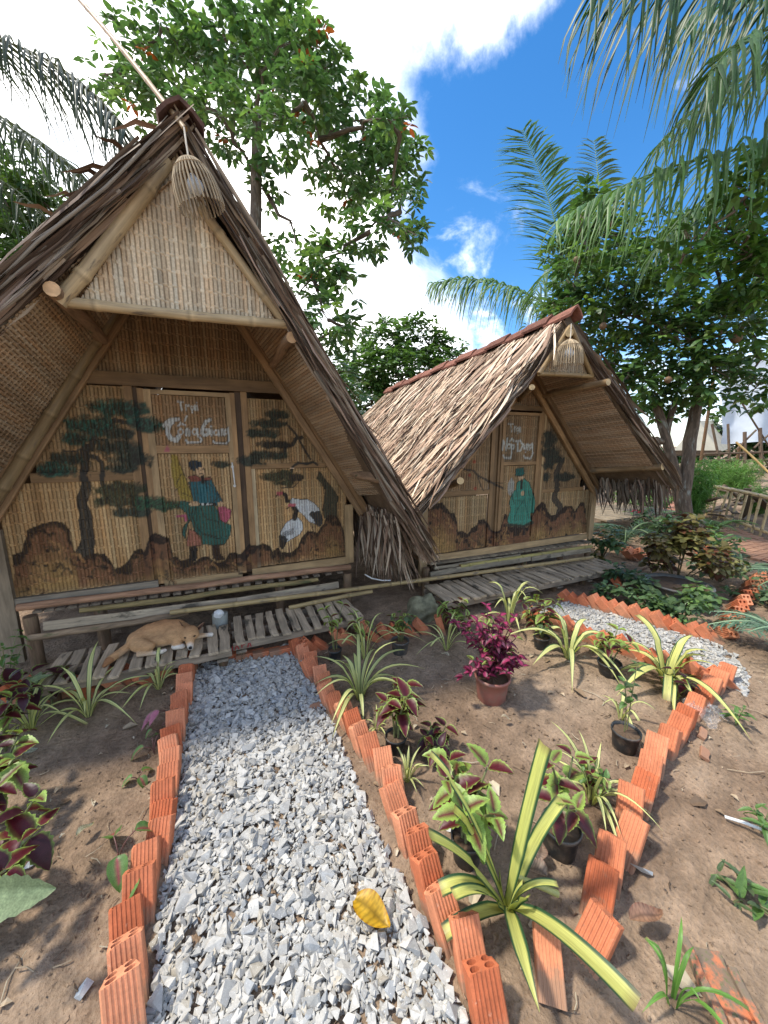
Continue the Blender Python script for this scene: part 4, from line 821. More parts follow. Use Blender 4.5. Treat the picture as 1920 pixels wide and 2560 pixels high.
# concrete stump with a white bag on top
p = on_y(548, 1530, 2.9); t = thing('concrete_post', (p[0], 2.9, 0), 'short grey concrete post with a white wrap on top behind the dog', 'post')
b = B(); b.tube([(p[0], 2.9, -.05), (p[0], 2.9, .12), (p[0]+.004, 2.9, p[2]-.01)], .055, 12, (.30, .31, .28)); b.build('shaft', M['plain'], t, True)
b = B(); b.tube([(p[0]-.01, 2.87, p[2]-.02), (p[0], 2.87, p[2]+.012), (p[0]+.004, 2.87, p[2]+.03)], [.034, .038, .012], 9, (.68, .68, .66), wob=.1); b.build('wrap', M['plain'], t)
# long bamboo poles lying across the front of both huts
for p0, p1, Ya, Yb_, r, lab in (((425, 1532), (1482, 1393), 2.9, 2.78, .019, 'long weathered bamboo pole lying across the fronts of both huts'), ((722, 1520), (930, 1478), 2.84, 2.86, .018, 'short bamboo pole lying over the long pole between the huts')):
    b = B(); b.bamboo(on_y(*p0, Ya), on_y(*p1, Yb_), r, (.85, .8, .62), .3, 9, .012); tag(b.build('bamboo_pole', M['bamboo'], None, True), lab, 'pole')
b = B(); a = on_y(462, 322, 2.28); c = at(150, -55, 2.15); b.bamboo(a, c, .0125, (.9, .8, .72), .25, 8, .012); tag(b.build('bamboo_pole', M['bamboo'], None, True), 'thin bamboo pole slanting up into the sky from the near ridge', 'pole')
lantern(on_y(466, 392, 2.22), .10, .21, (.25, .03), 'wicker lamp with a round bulb hanging under the near gable')

# ---- the slatted deck where the dog sleeps
def deck(x0, x1, y0, y1, z, n, label, w, skip=(), zl=0.0, yaw=0.0, tight=()):
    t = thing('slatted_deck', ((x0+x1)/2, (y0+y1)/2, 0), label, 'deck')
    for k in range(n):
        x = x0+(x1-x0)*(k+.5)/n+random.gauss(0, .006); ww = w*random.uniform(.86, 1.1); j = random.gauss(0, .014); b = B(); s_ = random.gauss(0, .009)
        b.plank((x+s_, y0-.015+j, z+random.gauss(0, .003)+zl*k/n), (x-s_, y1+random.gauss(0, .012), z+.004+zl*k/n), ww, .017, uz, np.array([1.5, 1.4, 1.25])*random.uniform(.8, 1.12), 4, .003, .03); b.build('slat', M['grey_wood'], t)
    for yy in (y0+.02, y1-.03, (y0+y1)/2):
        b = B(); b.plank((x0, yy, z-.038), (x1, yy, z-.038+zl), .05, .022, (0, -1, 0), (.95, .9, .85), 5, .002); b.build('stringer', M['grey_wood'], t)
    for xx in np.linspace(x0+.05, x1-.06, max(3, int((x1-x0)/.34))):
        b = B(); b.plank((xx, y0+.015, z-.085), (xx, y1, z-.085), .07, .018, uz, (.8, .78, .75)); b.build('foot_board', M['grey_wood'], t)
        b = B(); b.tube([(xx, y0+.1, -.05), (xx, y0+.1, z-.07)], .03, 8, (.55, .5, .45)); b.build('leg', M['log'], t)
    return t
dk = deck(-1.02, .0, 2.47, 2.84, .165, 12, 'weathered slatted deck under the sleeping dog', .062)
dk2 = deck(.01, .95, 2.50, 2.88, .185, 12, 'weathered slatted deck right of the dog at the end of the gravel', .058)
b = B(); p = on_y(600, 1603, 2.485)
for k, (x, z, L, a) in enumerate(((0, 0, .03, 90), (.02, 0, .03, 70), (.035, 0, .03, 110), (.06, .005, .03, 90), (.075, .012, .02, 20), (.10, 0, .03, 75), (.115, 0, .03, 105))):
    d = np.array([math.cos(R(a)), 0, math.sin(R(a))])*L/2; c = np.array([p[0]-.05+x, 2.503, .145+z]); b.plank(c-d, c+d, .006, .002, (0, -1, 0), (.30, .02, .025), 1)
b.build('red_lettering', M['plain'], dk2)

# ================================================================== the far hut
CX2, S2 = 3.04, 1.06
hut = thing('thatched_hut', (CX2, Y2, 0), 'far thatched hut with sunlit palm-leaf roof and green robed figure on its door', 'hut', 'thatched huts')
cv2 = paint_far()
def f2(px, py): p = on_y(px, py, Y2); return p[0], p[2]
def in_gable2(off): return lambda P: P[..., 2] < 2.13+off-S2*np.abs(P[..., 0]-CX2)
def D2(x, y): return f2(1040+x/3.6065, 1030+y/3.6065)
WALL2 = (.34, .225, .11)
x2 = {k: D2(v, 700)[0] for k, v in dict(a=650, b=680, c=715, d=735, e=760, f=1048, g=1072, h=1100, i=1115, j=1130).items()}
zL2 = D2(450, 725)[1]; zR2 = D2(1300, 700)[1]; zd0 = D2(900, 478)[1]; zd1 = D2(900, 448)[1]; zb2 = .40
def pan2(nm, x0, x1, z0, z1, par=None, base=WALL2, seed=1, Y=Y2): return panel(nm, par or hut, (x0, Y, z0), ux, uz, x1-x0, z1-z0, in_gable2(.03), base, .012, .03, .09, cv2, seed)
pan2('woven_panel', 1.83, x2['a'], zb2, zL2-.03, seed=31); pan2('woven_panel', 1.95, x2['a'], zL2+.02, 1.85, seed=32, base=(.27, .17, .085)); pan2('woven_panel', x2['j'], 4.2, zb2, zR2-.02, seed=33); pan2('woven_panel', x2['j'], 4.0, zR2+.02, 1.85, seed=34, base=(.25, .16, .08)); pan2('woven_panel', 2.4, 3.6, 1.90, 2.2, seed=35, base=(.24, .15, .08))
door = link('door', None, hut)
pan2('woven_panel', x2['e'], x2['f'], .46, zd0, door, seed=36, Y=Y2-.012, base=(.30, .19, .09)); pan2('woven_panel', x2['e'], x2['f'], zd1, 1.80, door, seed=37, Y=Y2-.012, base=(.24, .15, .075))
board('stile', door, x2['d'], x2['e'], .40, 1.83, Y2, .03, BRW*.95, cv2); board('stile', door, x2['f'], x2['g'], .40, 1.83, Y2, .03, BRW*.95, cv2); board('rail', door, x2['e'], x2['f'], zd0, zd1, Y2, .028, BRW, cv2); board('rail', door, x2['e'], x2['f'], .40, .46, Y2, .028, BRW, cv2); board('rail', door, x2['e'], x2['f'], 1.80, 1.83, Y2, .028, BRW, cv2)
for a, c, t_, col in (('a', 'b', .02, BRW*.8), ('b', 'c', .006, BRW*.5), ('c', 'd', .02, BRW*.7), ('g', 'h', .02, BRW*.8), ('h', 'i', .026, TAN), ('i', 'j', .018, BRW*.8)): board('mullion_or_gap', hut, x2[a], x2[c], .38, 1.85, Y2, t_, col, cv2)
board('mid_rail', hut, 1.9, x2['a'], zL2-.03, zL2+.02, Y2, .018, BRW*.8, cv2); board('mid_rail', hut, x2['j'], 4.05, zR2-.02, zR2+.02, Y2, .018, BRW*.9, cv2); board('lintel', hut, 2.5, 3.35, 1.85, 1.90, Y2-.004, .03, BRW*.5)
board('sill_board', hut, 1.82, 4.23, .33, .40, Y2-.02, .02, TAN*1.0); board('corner_post', hut, 4.17, 4.25, .33, .96, Y2-.02, .03, TAN*.95); board('corner_post', hut, 1.76, 1.84, .1, .95, Y2-.02, .03, TAN*.7)
for sd_ in (-1, 1):
    for off, Y, w, c in ((.03, Y2-.04, .06, (1, .95, .85)), (.10, Y2-.09, .05, (.5, .48, .45))):
        b = B(); b.plank((CX2+sd_*1.2, Y, 2.13+off-S2*1.2), (CX2, Y, 2.13+off), w, .04, (0, -1, 0), c, 5, .003); b.build('rafter', M['brown_wood'], hut)
RT2 = np.array([2.93, 2.54, 2.62]); RT2b = np.array([2.60, 5.6, 2.33]); EL2 = np.array([1.47, 2.74, .90]); EL2b = np.array([1.15, 5.6, .75]); ER2 = np.array([4.38, 2.26, 1.10]); ER2b = np.array([4.35, 5.6, .85])
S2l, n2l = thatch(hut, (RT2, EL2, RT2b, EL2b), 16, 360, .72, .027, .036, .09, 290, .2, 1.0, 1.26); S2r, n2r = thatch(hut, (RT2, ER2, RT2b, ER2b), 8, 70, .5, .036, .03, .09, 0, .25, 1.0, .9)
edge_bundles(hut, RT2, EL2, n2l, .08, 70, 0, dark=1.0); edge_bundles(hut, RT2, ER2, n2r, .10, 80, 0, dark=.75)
# underside mats
for (A_, E_, A2_, E2_, lim, s_) in ((RT2, ER2, RT2b, ER2b, .86, 41), (RT2, EL2, RT2b, EL2b, .72, 42)):
    n_ = norm(np.cross(E_-A_, A2_-A_)); n_ = n_ if n_[2] > 0 else -n_; o_ = -n_*.112+[0, .03 if s_ == 41 else .2, 0]
    mat_between('underside_mat', hut, A_+o_, A_+(E_-A_)*lim+o_, A_+(A2_-A_)*.3+o_, A_+(A2_-A_)*.3+((E_-A_)*.7+(E2_-A2_)*.3)*lim+o_, (.36, .24, .145), .024, .045, s_)
def pole2(p0, Ya, p1, Yb_, r, name='purlin', col=(.6, .5, .42)):
    b = B(); a = on_y(*p0, Ya); c = on_y(*p1, Yb_); b.bamboo(a, c, r, col, .3, 10, .004, (1.3, 1.2, 1.0)); b.build(name, M['bamboo'], hut, True)
pole2((1657, 1167), 2.26, (1458, 1178), 3.1, .035); pole2((1521, 955), 2.3, (1350, 992), 3.1, .03); pole2((1424, 832), 2.42, (1400, 850), 3.1, .032); pole2((1330, 968), 2.5, (1300, 1000), 3.1, .025); pole2((1151, 1202), 2.66, (1120, 1215), 3.1, .032)
ga, gb, gc = on_y(1345, 935, 2.5), on_y(1478, 942, 2.5), on_y(1424, 815, 2.5)
panel('gable_mat', hut, (ga[0], 2.52, ga[2]-.02), ux, uz, gb[0]-ga[0], gc[2]-ga[2]+.1, lambda P: in_poly(P[..., 0], P[..., 2], [ga[[0, 2]], gb[[0, 2]], gc[[0, 2]]+[.03, 0], gc[[0, 2]]-[.03, 0]]), (.38, .28, .17), .012, .024, .07, None, 43)
for a, c in ((ga, gb), (gb, gc), (ga, gc)): b = B(); b.bamboo(a+[0, -.01, 0], c+[0, -.01, 0], .02, (.7, .6, .45), .3, 8, .004); b.build('gable_pole', M['bamboo'], hut, True)
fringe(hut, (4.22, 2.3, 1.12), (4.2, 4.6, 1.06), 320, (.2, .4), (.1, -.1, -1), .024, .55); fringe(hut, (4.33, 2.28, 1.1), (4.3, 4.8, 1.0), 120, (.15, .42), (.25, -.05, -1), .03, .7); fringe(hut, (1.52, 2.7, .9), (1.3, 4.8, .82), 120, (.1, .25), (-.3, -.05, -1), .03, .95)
ridge_tiles(hut, (2.935, 2.46, 2.68), (2.60, 5.65, 2.38), 13, .09, .085, .02, (.22, .09, .06))
board('back_wall', hut, CX2-1.2, CX2+1.2, .3, 1.0, 5.4, .03, BRW*.5)
b = B(); b.add([(CX2-1.2, 5.4, 1.0), (CX2+1.2, 5.4, 1.0), (CX2-.3, 5.4, 2.1)], [(0, 1, 2)], BRW*.5); b.build('back_gable', M['brown_wood'], hut)
b = B(); b.plank((CX2, 3.15, .33), (CX2, 5.4, .33), 2.4, .04, uz, (.5, .45, .4)); b.build('floor', M['brown_wood'], hut)
for k in range(24):
    t_ = k/23; p = on_y(1085+(1472-1085)*t_, 1410+(1357-1410)*t_, 3.0); b = B(); b.plank(p, p+[0, .35, 0], .085, .018, uz, np.array([.8, .77, .7])*random.uniform(.7, 1.1)); b.build('floor_slat', M['grey_wood'], hut)
for (p0, p1, Y, w) in (((1075, 1436), (1325, 1396), 2.95, .055), ((1328, 1397), (1474, 1374), 2.95, .055), ((1085, 1420), (1300, 1388), 2.99, .03)):
    b = B(); b.plank(on_y(*p0, Y), on_y(*p1, Y), w, .025, (0, -1, .2), (.9, .88, .8), 5, .002, .03); b.build('bench_plank', M['grey_wood'], hut)
b = B(); b.bamboo(on_y(1150, 1416, 2.96), on_y(1478, 1366, 2.96), .022, (.75, .8, .45), .3, 9, .006); b.build('plinth_pole', M['bamboo'], hut, True)
for px, py in ((1065, 1420), (1190, 1420), (1310, 1400), (1400, 1385), (1470, 1365)):
    p = on_y(px, py, 3.0); b = B(); b.tube([(p[0], 3.0, -.1), (p[0], 3.0, p[2])], .035, 8, (.6, .55, .5)); b.build('stilt', M['log'], hut, True)
lantern(on_y(1425, 848, 2.35), .105, .2, (.05, .03), 'small wicker lamp hanging under the far gable')
deck(1.72, 4.05, 2.50, 2.92, .15, 27, 'long slatted deck in front of the far hut', .07)
# white cable between the huts
b = B(); P = [on_y(*q, 2.9) for q in ((912, 1436), (930, 1446), (955, 1451), (976, 1451))]; b.tube(P, .006, 6, (.7, .7, .68)); tag(b.build('cable', M['plain'], None, True), 'short white cable hanging between the two huts', 'cable')
b = B(); p = on_z(1075, 1520); 
# ================================================================== leaves and plants
def bez(p0, c, p1, n):
    t = np.linspace(0, 1, n)[:, None]; return (1-t)**2*np.asarray(p0)+2*t*(1-t)*np.asarray(c)+t*t*np.asarray(p1)
def strap(p0, ctrl, p1, w, cut=False, n=12, green=(.045, .10, .035), yellow=(.62, .60, .17), side=None, stripe=.62, base_w=.55):
    """variegated strap leaf, green margins and a yellow middle, shallow channel"""
    pts = bez(p0, ctrl, p1, n); T = np.gradient(pts, axis=0); T /= np.linalg.norm(T, axis=1)[:, None]+1e-9
    sd = norm(np.cross(T[0], [0, 0, 1])) if side is None else norm(side); V = []; cols = []; G = []; us = (-1, -.8, -stripe, -.3, 0, .3, stripe, .8, 1); m = len(us)
    for i in range(n):
        t = i/(n-1); s = norm(sd-T[i]*np.dot(sd, T[i])); nn = np.cross(T[i], s); nn = nn if nn[2] > 0 or abs(T[i][2]) > .8 else -nn
        wid = w*(base_w+(1-base_w)*min(1, t*3))*(1 if cut else min(1, (1-t)*2.6+.06))
        for u in us:
            V.append(pts[i]+s*u*wid*.5+nn*(abs(u)**1.5*wid*.16)); G.append((t*.6, u*wid*.5, 0))
            k = abs(u); gcol = np.array(green)*(1.0 if k > .9 else 1.25); c = gcol if k > stripe+.05 else np.array(yellow)*(.85 if k < .1 else 1.0)*(1-.25*(1-t)*.5)
            if .25 < k < .35: c = c*.9+gcol*.1
            if t > .955: c = c*.35+np.array([.20, .13, .06])*.65
            cols.append(c)
    b = B(); b.add(V, [tuple(f) for f in grid_faces(n, m)], np.array(cols), G); return b
def strap_plant(px, py, label, leaves=None, n=10, L=.3, w=.022, cat='plant', name='strap_leaf_plant', group='variegated strap-leaf plants', lift=.6, green=(.045, .10, .035), yellow=(.66, .66, .27), droop=.5, pos=None):
    L *= 1.06; n = int(n*1.15)
    p = on_z(px, py) if pos is None else np.array(pos); p[2] = ground_z(p[0], p[1]); t = thing(name, p, label, cat, group); a0 = random.random()*6
    for k in range(n):
        a = a0+k*2.4+random.gauss(0, .25); el = random.uniform(.35, 1.35); l = L*random.uniform(.65, 1.15); d = np.array([math.cos(a), math.sin(a), 0]); up = np.array([0, 0, 1.0])
        c = p+d*l*.28*math.cos(el)+up*l*(.45+.5*math.sin(el)*lift); tip = p+d*l*(.25+.75*math.cos(el))+up*l*(math.sin(el)*.95-droop*math.cos(el)*random.uniform(.2, 1.0)); tip[2] = max(tip[2], p[2]+.012)
        strap(p+d*.012, c, tip, w*random.uniform(.75, 1.15), random.random() < .12, 11, green, yellow, None, .72).build('leaf', M['strap'], t, True)
    return t
def ovate(L, W, kind, seed=0, serr=.09, nl=9, droop=.25, fold=.18):
    """toothed leaf in local coordinates, stalk at the origin, pointing along +Y"""
    rnd = random.Random(seed); b = B(); m = 7; us = (-1, -.72, -.4, 0, .4, .72, 1); V = []; cols = []; G = []
    for i in range(nl):
        t = i/(nl-1); hw = W*.5*(math.sin(math.pi*min(1, t*.92+.06)**.72))**.85 if 0 < t < 1 else W*.02
        for u in us:
            e = 1+(serr*(1 if i % 2 else -1) if abs(u) == 1 and 0 < i < nl-1 else 0)
            x = hw*u*e; y = L*t+(-.1*W*abs(u)*(1-t)); z = abs(u)**1.3*hw*fold*2-droop*L*t*t+.012*L*math.sin(i*2.1+u*3); V.append((x, y, z)); G.append((x*1.0, y, seed))
            k = max(abs(u), abs(t-.52)*1.75 if t > .75 else 0); cols.append(leaf_col(kind, k, t, rnd, u))
    b.add(V, [tuple(f) for f in grid_faces(nl, m)], np.array(cols), G); return b.mesh(M['leaf'], (0, 0, 0), True, 'leaf')
def leaf_col(kind, k, t, rnd, u):
    lime = np.array([.30, .44, .09]); mar = np.array([.095, .010, .018]); dkm = np.array([.038, .008, .014]); j = rnd.uniform(.85, 1.15); vein = .82 if abs(u) < .05 else 1
    if kind == 'coleus': return (lime if k > .93 else lime*.16+mar*.84 if k > .70 else mar)*j*vein
    if kind == 'coleus_green': return (lime*.85 if k > .55 else lime*.5+mar*.4 if k > .28 else mar*1.3)*j*vein
    if kind == 'coleus_dark': return (lime*.55 if k > .97 else dkm*1.2)*j
    if kind == 'underside': return np.array([.26, .33, .17])*j*(1.15 if abs(u) < .05 else .9 if abs(u) < .5 else 1)
    if kind == 'pink': return (np.array([.05, .015, .02]) if k > .85 else np.array([.33, .035, .11]) if k < .5 else np.array([.15, .02, .05]))*j
    if kind == 'pink_pale': return (np.array([.48, .16, .22]) if k < .7 else np.array([.15, .06, .05]))*j
    if kind == 'purple': return (np.array([.075, .015, .028]) if k > .4 else np.array([.20, .022, .065]))*j
    if kind == 'green': return np.array([.10, .19, .05])*j*vein
    if kind == 'dull': return np.array([.085, .13, .055])*j*vein
    if kind == 'caladium': return (np.array([.10, .20, .05]) if k > .4 else np.array([.30, .07, .08]) if abs(u) < .1 else np.array([.13, .22, .07]))*j
    if kind == 'caladium_pink': return (np.array([.40, .14, .20]) if k < .85 else np.array([.22, .16, .1]))*j
    if kind == 'rusty': return (np.array([.22, .22, .06]) if k > .7 else np.array([.16, .07, .03]))*j
    return np.array([.1, .2, .05])*j
LM = {}
def lm(kind, i=0, L=1.0, W=.7, serr=.09, droop=.25):
    key = (kind, i, round(L/W, 2), serr, droop)
    if key not in LM: LM[key] = ovate(1.0, W/L, kind, i*13+len(LM), serr, 13, droop+.1*(i % 3), .18+.05*(i % 2))
    return LM[key]
def place_leaf(parent, mesh, p, d, up, s, name='leaf'):
    """leaf object with its tip towards d"""
    d = Vector(norm(d)); up = Vector(norm(up)); x = d.cross(up); x = x.normalized() if x.length > 1e-4 else Vector((1, 0, 0)); z = x.cross(d)
    o = link(name, mesh, parent); q = world_loc(parent); m = Matrix((x, d, z)).transposed().to_4x4()
    o.matrix_basis = Matrix.Translation(Vector(np.asarray(p)-q))@m@Matrix.Scale(s, 4); return o
def pot(parent, p, r, h, col, name='pot', mat='potmat', soil=True, lean=(0, 0)):
    b = B(); n = 20; prof = [(.0, .80), (.04, .84), (.5, .92), (.86, .985), (.88, 1.07), (1.0, 1.08), (1.0, 1.0), (.88, .95), (.86, .93)]; V = []; p = np.asarray(p, float)
    for z, q in prof:
        for j in range(n): a = 2*math.pi*j/n; V.append(p+[math.cos(a)*r*q+lean[0]*z*h, math.sin(a)*r*q+lean[1]*z*h, z*h])
    F = [(i*n+j, i*n+(j+1) % n, i*n+n+(j+1) % n, i*n+n+j) for i in range(len(prof)-1) for j in range(n)]; F.append(tuple(range(n-1, -1, -1)))
    b.add(V, F, col); b.build(name, M[mat], parent, True)
    s = B(); V = [p+[lean[0]*h*.88, lean[1]*h*.88, h*.9]]+[p+[math.cos(2*math.pi*j/n)*r*.95+lean[0]*h*.87, math.sin(2*math.pi*j/n)*r*.95+lean[1]*h*.87, h*(.86+.03*math.sin(j*3))] for j in range(n)]; s.add(V, [(0, 1+j, 1+(j+1) % n) for j in range(n)], (.10, .065, .04)); s.build('soil', M['plain'], parent)
def pot_mat():
    m, t, p, _ = mat_new('pot_plastic'); v = N(t, 'ShaderNodeTexCoord').outputs['Object']; f = noise(t, v, 18, 5, .65)
    c = mixc(t, maprange(t, f, .46, .68, 0, .55), attr(t, 'Col'), (.22, .17, .125)); t.links.new(c, p.inputs['Base Color']); p.inputs['Roughness'].default_value = .5; bump(t, p, noise(t, v, 50, 3), .15, .004); return m
M['potmat'] = pot_mat()
BAG = (.018, .020, .021)
def coleus(px, py, label, h=.3, n=4, leaf=.075, kinds=('coleus',), potr=0, poth=.1, spread=.6, pairs=4, group='coleus plants', name='coleus', W=.72, serr=.09, droop=.25, z0=None, pos=None, cat='plant', lean=(0, 0), potcol=BAG, stem_col=(.16, .17, .07), per=2):
    p = on_z(px, py) if pos is None else np.array(pos, float)
    if z0 is None: p[2] = ground_z(p[0], p[1])
    t = thing(name, p, label, cat, group); base = p.copy()
    if potr: pot(t, p-[0, 0, .01], potr, poth, potcol, lean=lean); base = p+[lean[0]*poth, lean[1]*poth, poth*.84]
    sb = B()
    for k in range(n):
        a = k*2*math.pi/n+random.uniform(-.5, .5); rad = spread*h*random.uniform(.25, .75); hh = h*random.uniform(.65, 1.05); d = np.array([math.cos(a), math.sin(a), 0])
        b0 = base+d*min(.02, rad*.2); tip = base+d*rad+[0, 0, hh]; c = base+d*rad*.25+[0, 0, hh*.65]; P = bez(b0, c, tip, 9); sb.tube(P, np.linspace(.0045, .0028, 9)*max(.7, leaf/.075), 6, stem_col)
        for q in range(pairs):
            i = 8-int(q*6/pairs) if q else 8; pt = P[i]; T = norm(P[i]-P[i-1]); ph = q*math.pi/2+a
            for s_ in range(per):
                aa = ph+s_*2*math.pi/per; u_ = norm(np.cross(T, [0.3, .2, 1])); v_ = np.cross(T, u_); dd = u_*math.cos(aa)+v_*math.sin(aa); el = random.uniform(-.15, .45) if q else random.uniform(.2, .7)
                ld = norm(dd*math.cos(el)+np.array([0, 0, 1])*math.sin(el)); sc = leaf*random.uniform(.75, 1.2)*(.75 if q == 0 else 1.0)
                place_leaf(t, lm(random.choice(kinds), random.randrange(3), 1, W, serr, droop), pt+ld*leaf*.12, ld, [0, 0, 1], sc)
    sb.build('stem', M['leaf_thick'], t, True); return t
MIX = ('coleus', 'coleus_green', 'coleus_green')
# ---- the big strap-leaf plant in front
def front_plant():
    bp = on_z(1268, 2285); bp[2] = .0; t = thing('strap_leaf_plant', bp, 'large yellow-striped strap-leaf plant in the near corner of the flower bed', 'plant', 'variegated strap-leaf plants'); d0 = np.dot(bp-_C, _F)
    def Z5(x, y): return 960+x/1.728, 1800+y/1.728
    # tip (zoom px), depth offset, arch height, width, cut
    for tip, dd, ctrl, cd, w, cut in (((198, 150), -.02, (395, 330), -.05, .036, True), ((690, 105), -.10, (600, 420), -.03, .046, True), ((768, 345), .05, (600, 560), .05, .040, True), ((195, 500), -.13, (400, 590), -.06, .040, True), ((300, 385), -.02, (440, 500), -.01, .032, True),
                              ((245, 735), -.10, (400, 640), -.09, .046, True), ((262, 925), -.10, (430, 790), -.08, .044, True), ((672, 1262), -.30, (545, 850), -.16, .044, False), ((1092, 1235), -.33, (690, 800), -.14, .050, True), ((750, 712), -.02, (620, 670), -.02, .024, True), ((620, 770), -.10, (560, 760), -.07, .040, True), ((600, 690), -.05, (560, 720), -.03, .034, True), ((500, 640), -.02, (505, 720), -.01, .022, False), ((300, 760), -.14, (420, 690), -.1, .036, True)):
        base = bp+[random.gauss(0, .006), random.gauss(0, .006), .015]
        def lift(z, dd_):
            q = at(*Z5(*z), d0+dd_); q[2] = max(q[2], .012) ; return q
        q = lift(tip, dd); cq = lift(ctrl, cd); strap(base, cq, q, w, cut, 16, (.028, .075, .032), (.60, .60, .17), None, .58, .5).build('leaf', M['strap'], t, True)
front_plant()
# ---- other strap-leaf plants of the bed and beside the deck
strap_plant(899, 1748, 'arching striped strap-leaf plant beside the path edging in the flower bed', n=16, L=.40, w=.030, droop=.7)
strap_plant(912, 1650, 'tall thin striped strap-leaf plant behind the arching one', n=9, L=.40, w=.018, lift=1.2)
strap_plant(1116, 1624, 'narrow striped strap-leaf plant left of the magenta potted plant', n=10, L=.33, w=.016)
strap_plant(1272, 1566, 'upright striped strap-leaf plant behind the magenta potted plant', n=10, L=.40, w=.030, lift=1.3)
strap_plant(1420, 1648, 'striped strap-leaf plant with one tall spear right of the magenta plant', n=13, L=.42, w=.042, lift=1.0, droop=.8)
strap_plant(1663, 1716, 'broad yellow strap-leaf plant arching over the right bricks', n=15, L=.42, w=.046, droop=.9, yellow=(.66, .64, .22))
strap_plant(943, 1822, 'small striped tuft next to the near black pot', n=9, L=.12, w=.010)
strap_plant(1018, 1948, 'cut-back striped tuft with one long leaf near the path edging', n=12, L=.13, w=.013, droop=.2)
strap_plant(1480, 2002, 'loose striped strap-leaf plant with leaves reaching over the right edging', n=14, L=.28, w=.016, droop=.9)
strap_plant(1552, 1790, 'yellow-striped sprout growing out of the black pot by the right edging', n=6, L=.18, w=.016, lift=1.2, pos=on_z(1552, 1800)+[0, 0, .0])
strap_plant(398, 1728, 'striped strap-leaf plant in front of the sleeping dog', n=11, L=.27, w=.020, droop=.75)
strap_plant(222, 1792, 'striped strap-leaf plant left of the dog below the deck', n=12, L=.36, w=.022, droop=.6)
strap_plant(78, 1826, 'sprawling striped strap-leaf plant behind the dark coleus on the left', n=12, L=.36, w=.020, droop=.9)
strap_plant(1680, 2500, 'plain green grassy plant at the bottom right', n=7, L=.17, w=.013, name='grass_plant', group=None, green=(.10, .22, .04), yellow=(.13, .27, .05), lift=1.3, droop=.1)
# ---- coleus of the bed
coleus(838, 1655, 'thin-stemmed coleus in a black bag at the far left of the flower bed', .30, 3, .065, MIX, .045, .10, .5, 2)
coleus(900, 1630, 'thin-stemmed coleus standing between the striped plants by the deck', .27, 3, .07, MIX, 0, 0, .5, 2)
coleus(1000, 1632, 'small-leaved coleus in a grey-black bag left of the rock', .20, 7, .05, ('coleus_green', 'dull', 'coleus'), .062, .11, .7, 3, potcol=(.05, .052, .05))
coleus(1135, 1578, 'dark leafy coleus behind the magenta potted plant, left side', .28, 6, .075, ('coleus_green', 'coleus', 'coleus_dark'), 0, 0, .9, 4)
coleus(1350, 1600, 'dark leafy coleus behind the magenta potted plant, right side', .30, 6, .08, ('coleus_green', 'coleus', 'coleus_dark'), 0, 0, .7, 4)
coleus(1352, 1618, 'small dull green plant in a black bag right of the magenta plant', .10, 5, .035, ('dull', 'coleus_green'), .055, .10, .8, 3)
coleus(985, 1872, 'maroon coleus with lime edges in a black bag near the path', .28, 4, .10, ('coleus',), .052, .095, .75, 3, lean=(.12, 0))
coleus(1088, 1885, 'low maroon coleus without a pot beside the near black bag', .13, 4, .07, ('coleus', 'coleus_dark'), 0, 0, 1.0, 3)
coleus(1165, 2145, 'lime-edged coleus in a black bag behind the big striped plant', .25, 6, .10, ('coleus_green', 'coleus_green', 'coleus'), .055, .11, .75, 3)
coleus(1398, 2118, 'lime coleus in a tall black bag in the middle of the near bed', .25, 4, .09, ('coleus_green', 'coleus'), .066, .125, .6, 2)
coleus(1478, 1985, 'green coleus with small leaves growing among striped leaves', .18, 4, .05, ('coleus_green', 'green', 'coleus'), 0, 0, .6, 3)
coleus(1522, 1690, 'drooping coleus in a black bag beside the far brick row', .20, 5, .08, ('coleus_green', 'coleus_green', 'coleus'), .068, .10, 1.0, 2, lean=(-.1, 0))
coleus(1560, 1868, 'spindly plant with a tall bare stem in a black bag by the right edging', .32, 2, .04, ('dull', 'green'), .062, .11, .4, 4)
coleus(1690, 1740, 'deep maroon coleus leaning on the right brick row', .15, 4, .085, ('coleus', 'coleus_dark', 'coleus_dark'), 0, 0, 1.0, 2)
# ---- magenta plant in its clay-coloured pot
def magenta():
    p = on_z(1228, 1742); p[2] = ground_z(p[0], p[1]); t = thing('potted_plant', p, 'bushy magenta-leaved plant in a terracotta-coloured pot in the middle of the bed', 'potted plant'); pot(t, p-[0, 0, .008], .098, .165, (.30, .115, .085)); base = p+[0, 0, .14]; sb = B()
    for k in range(56):
        a = random.uniform(0, 2*math.pi); el = random.uniform(.3, 1.5); L = random.uniform(.2, .43)*(1 if el > .8 else .72); d = np.array([math.cos(a)*math.cos(el)*.85, math.sin(a)*math.cos(el)*.85, math.sin(el)]); tip = base+d*L+[0, 0, -.03*(1.5-el)]; c = base+np.array([d[0]*.3, d[1]*.3, .75])*L*.6; P = bez(base+d*.02, c, tip, 7); sb.tube(P, .0028, 5, (.09, .03, .035))
        for i in (6, 6, 6, 5, 5, 4, 4, 3):
            a2 = random.uniform(0, 6.3); e2 = random.uniform(-.3, .8); ld = np.array([math.cos(a2)*math.cos(e2), math.sin(a2)*math.cos(e2), math.sin(e2)]); place_leaf(t, lm(random.choice(('pink', 'pink', 'purple', 'purple', 'pink_pale', 'coleus_green') if random.random() < .6 else ('pink', 'purple')), random.randrange(3), 1, .72, .03, .3), P[i]+ld*.006, ld, [0, 0, 1], random.uniform(.030, .052))
    sb.build('stem', M['leaf_thick'], t, True)
magenta()
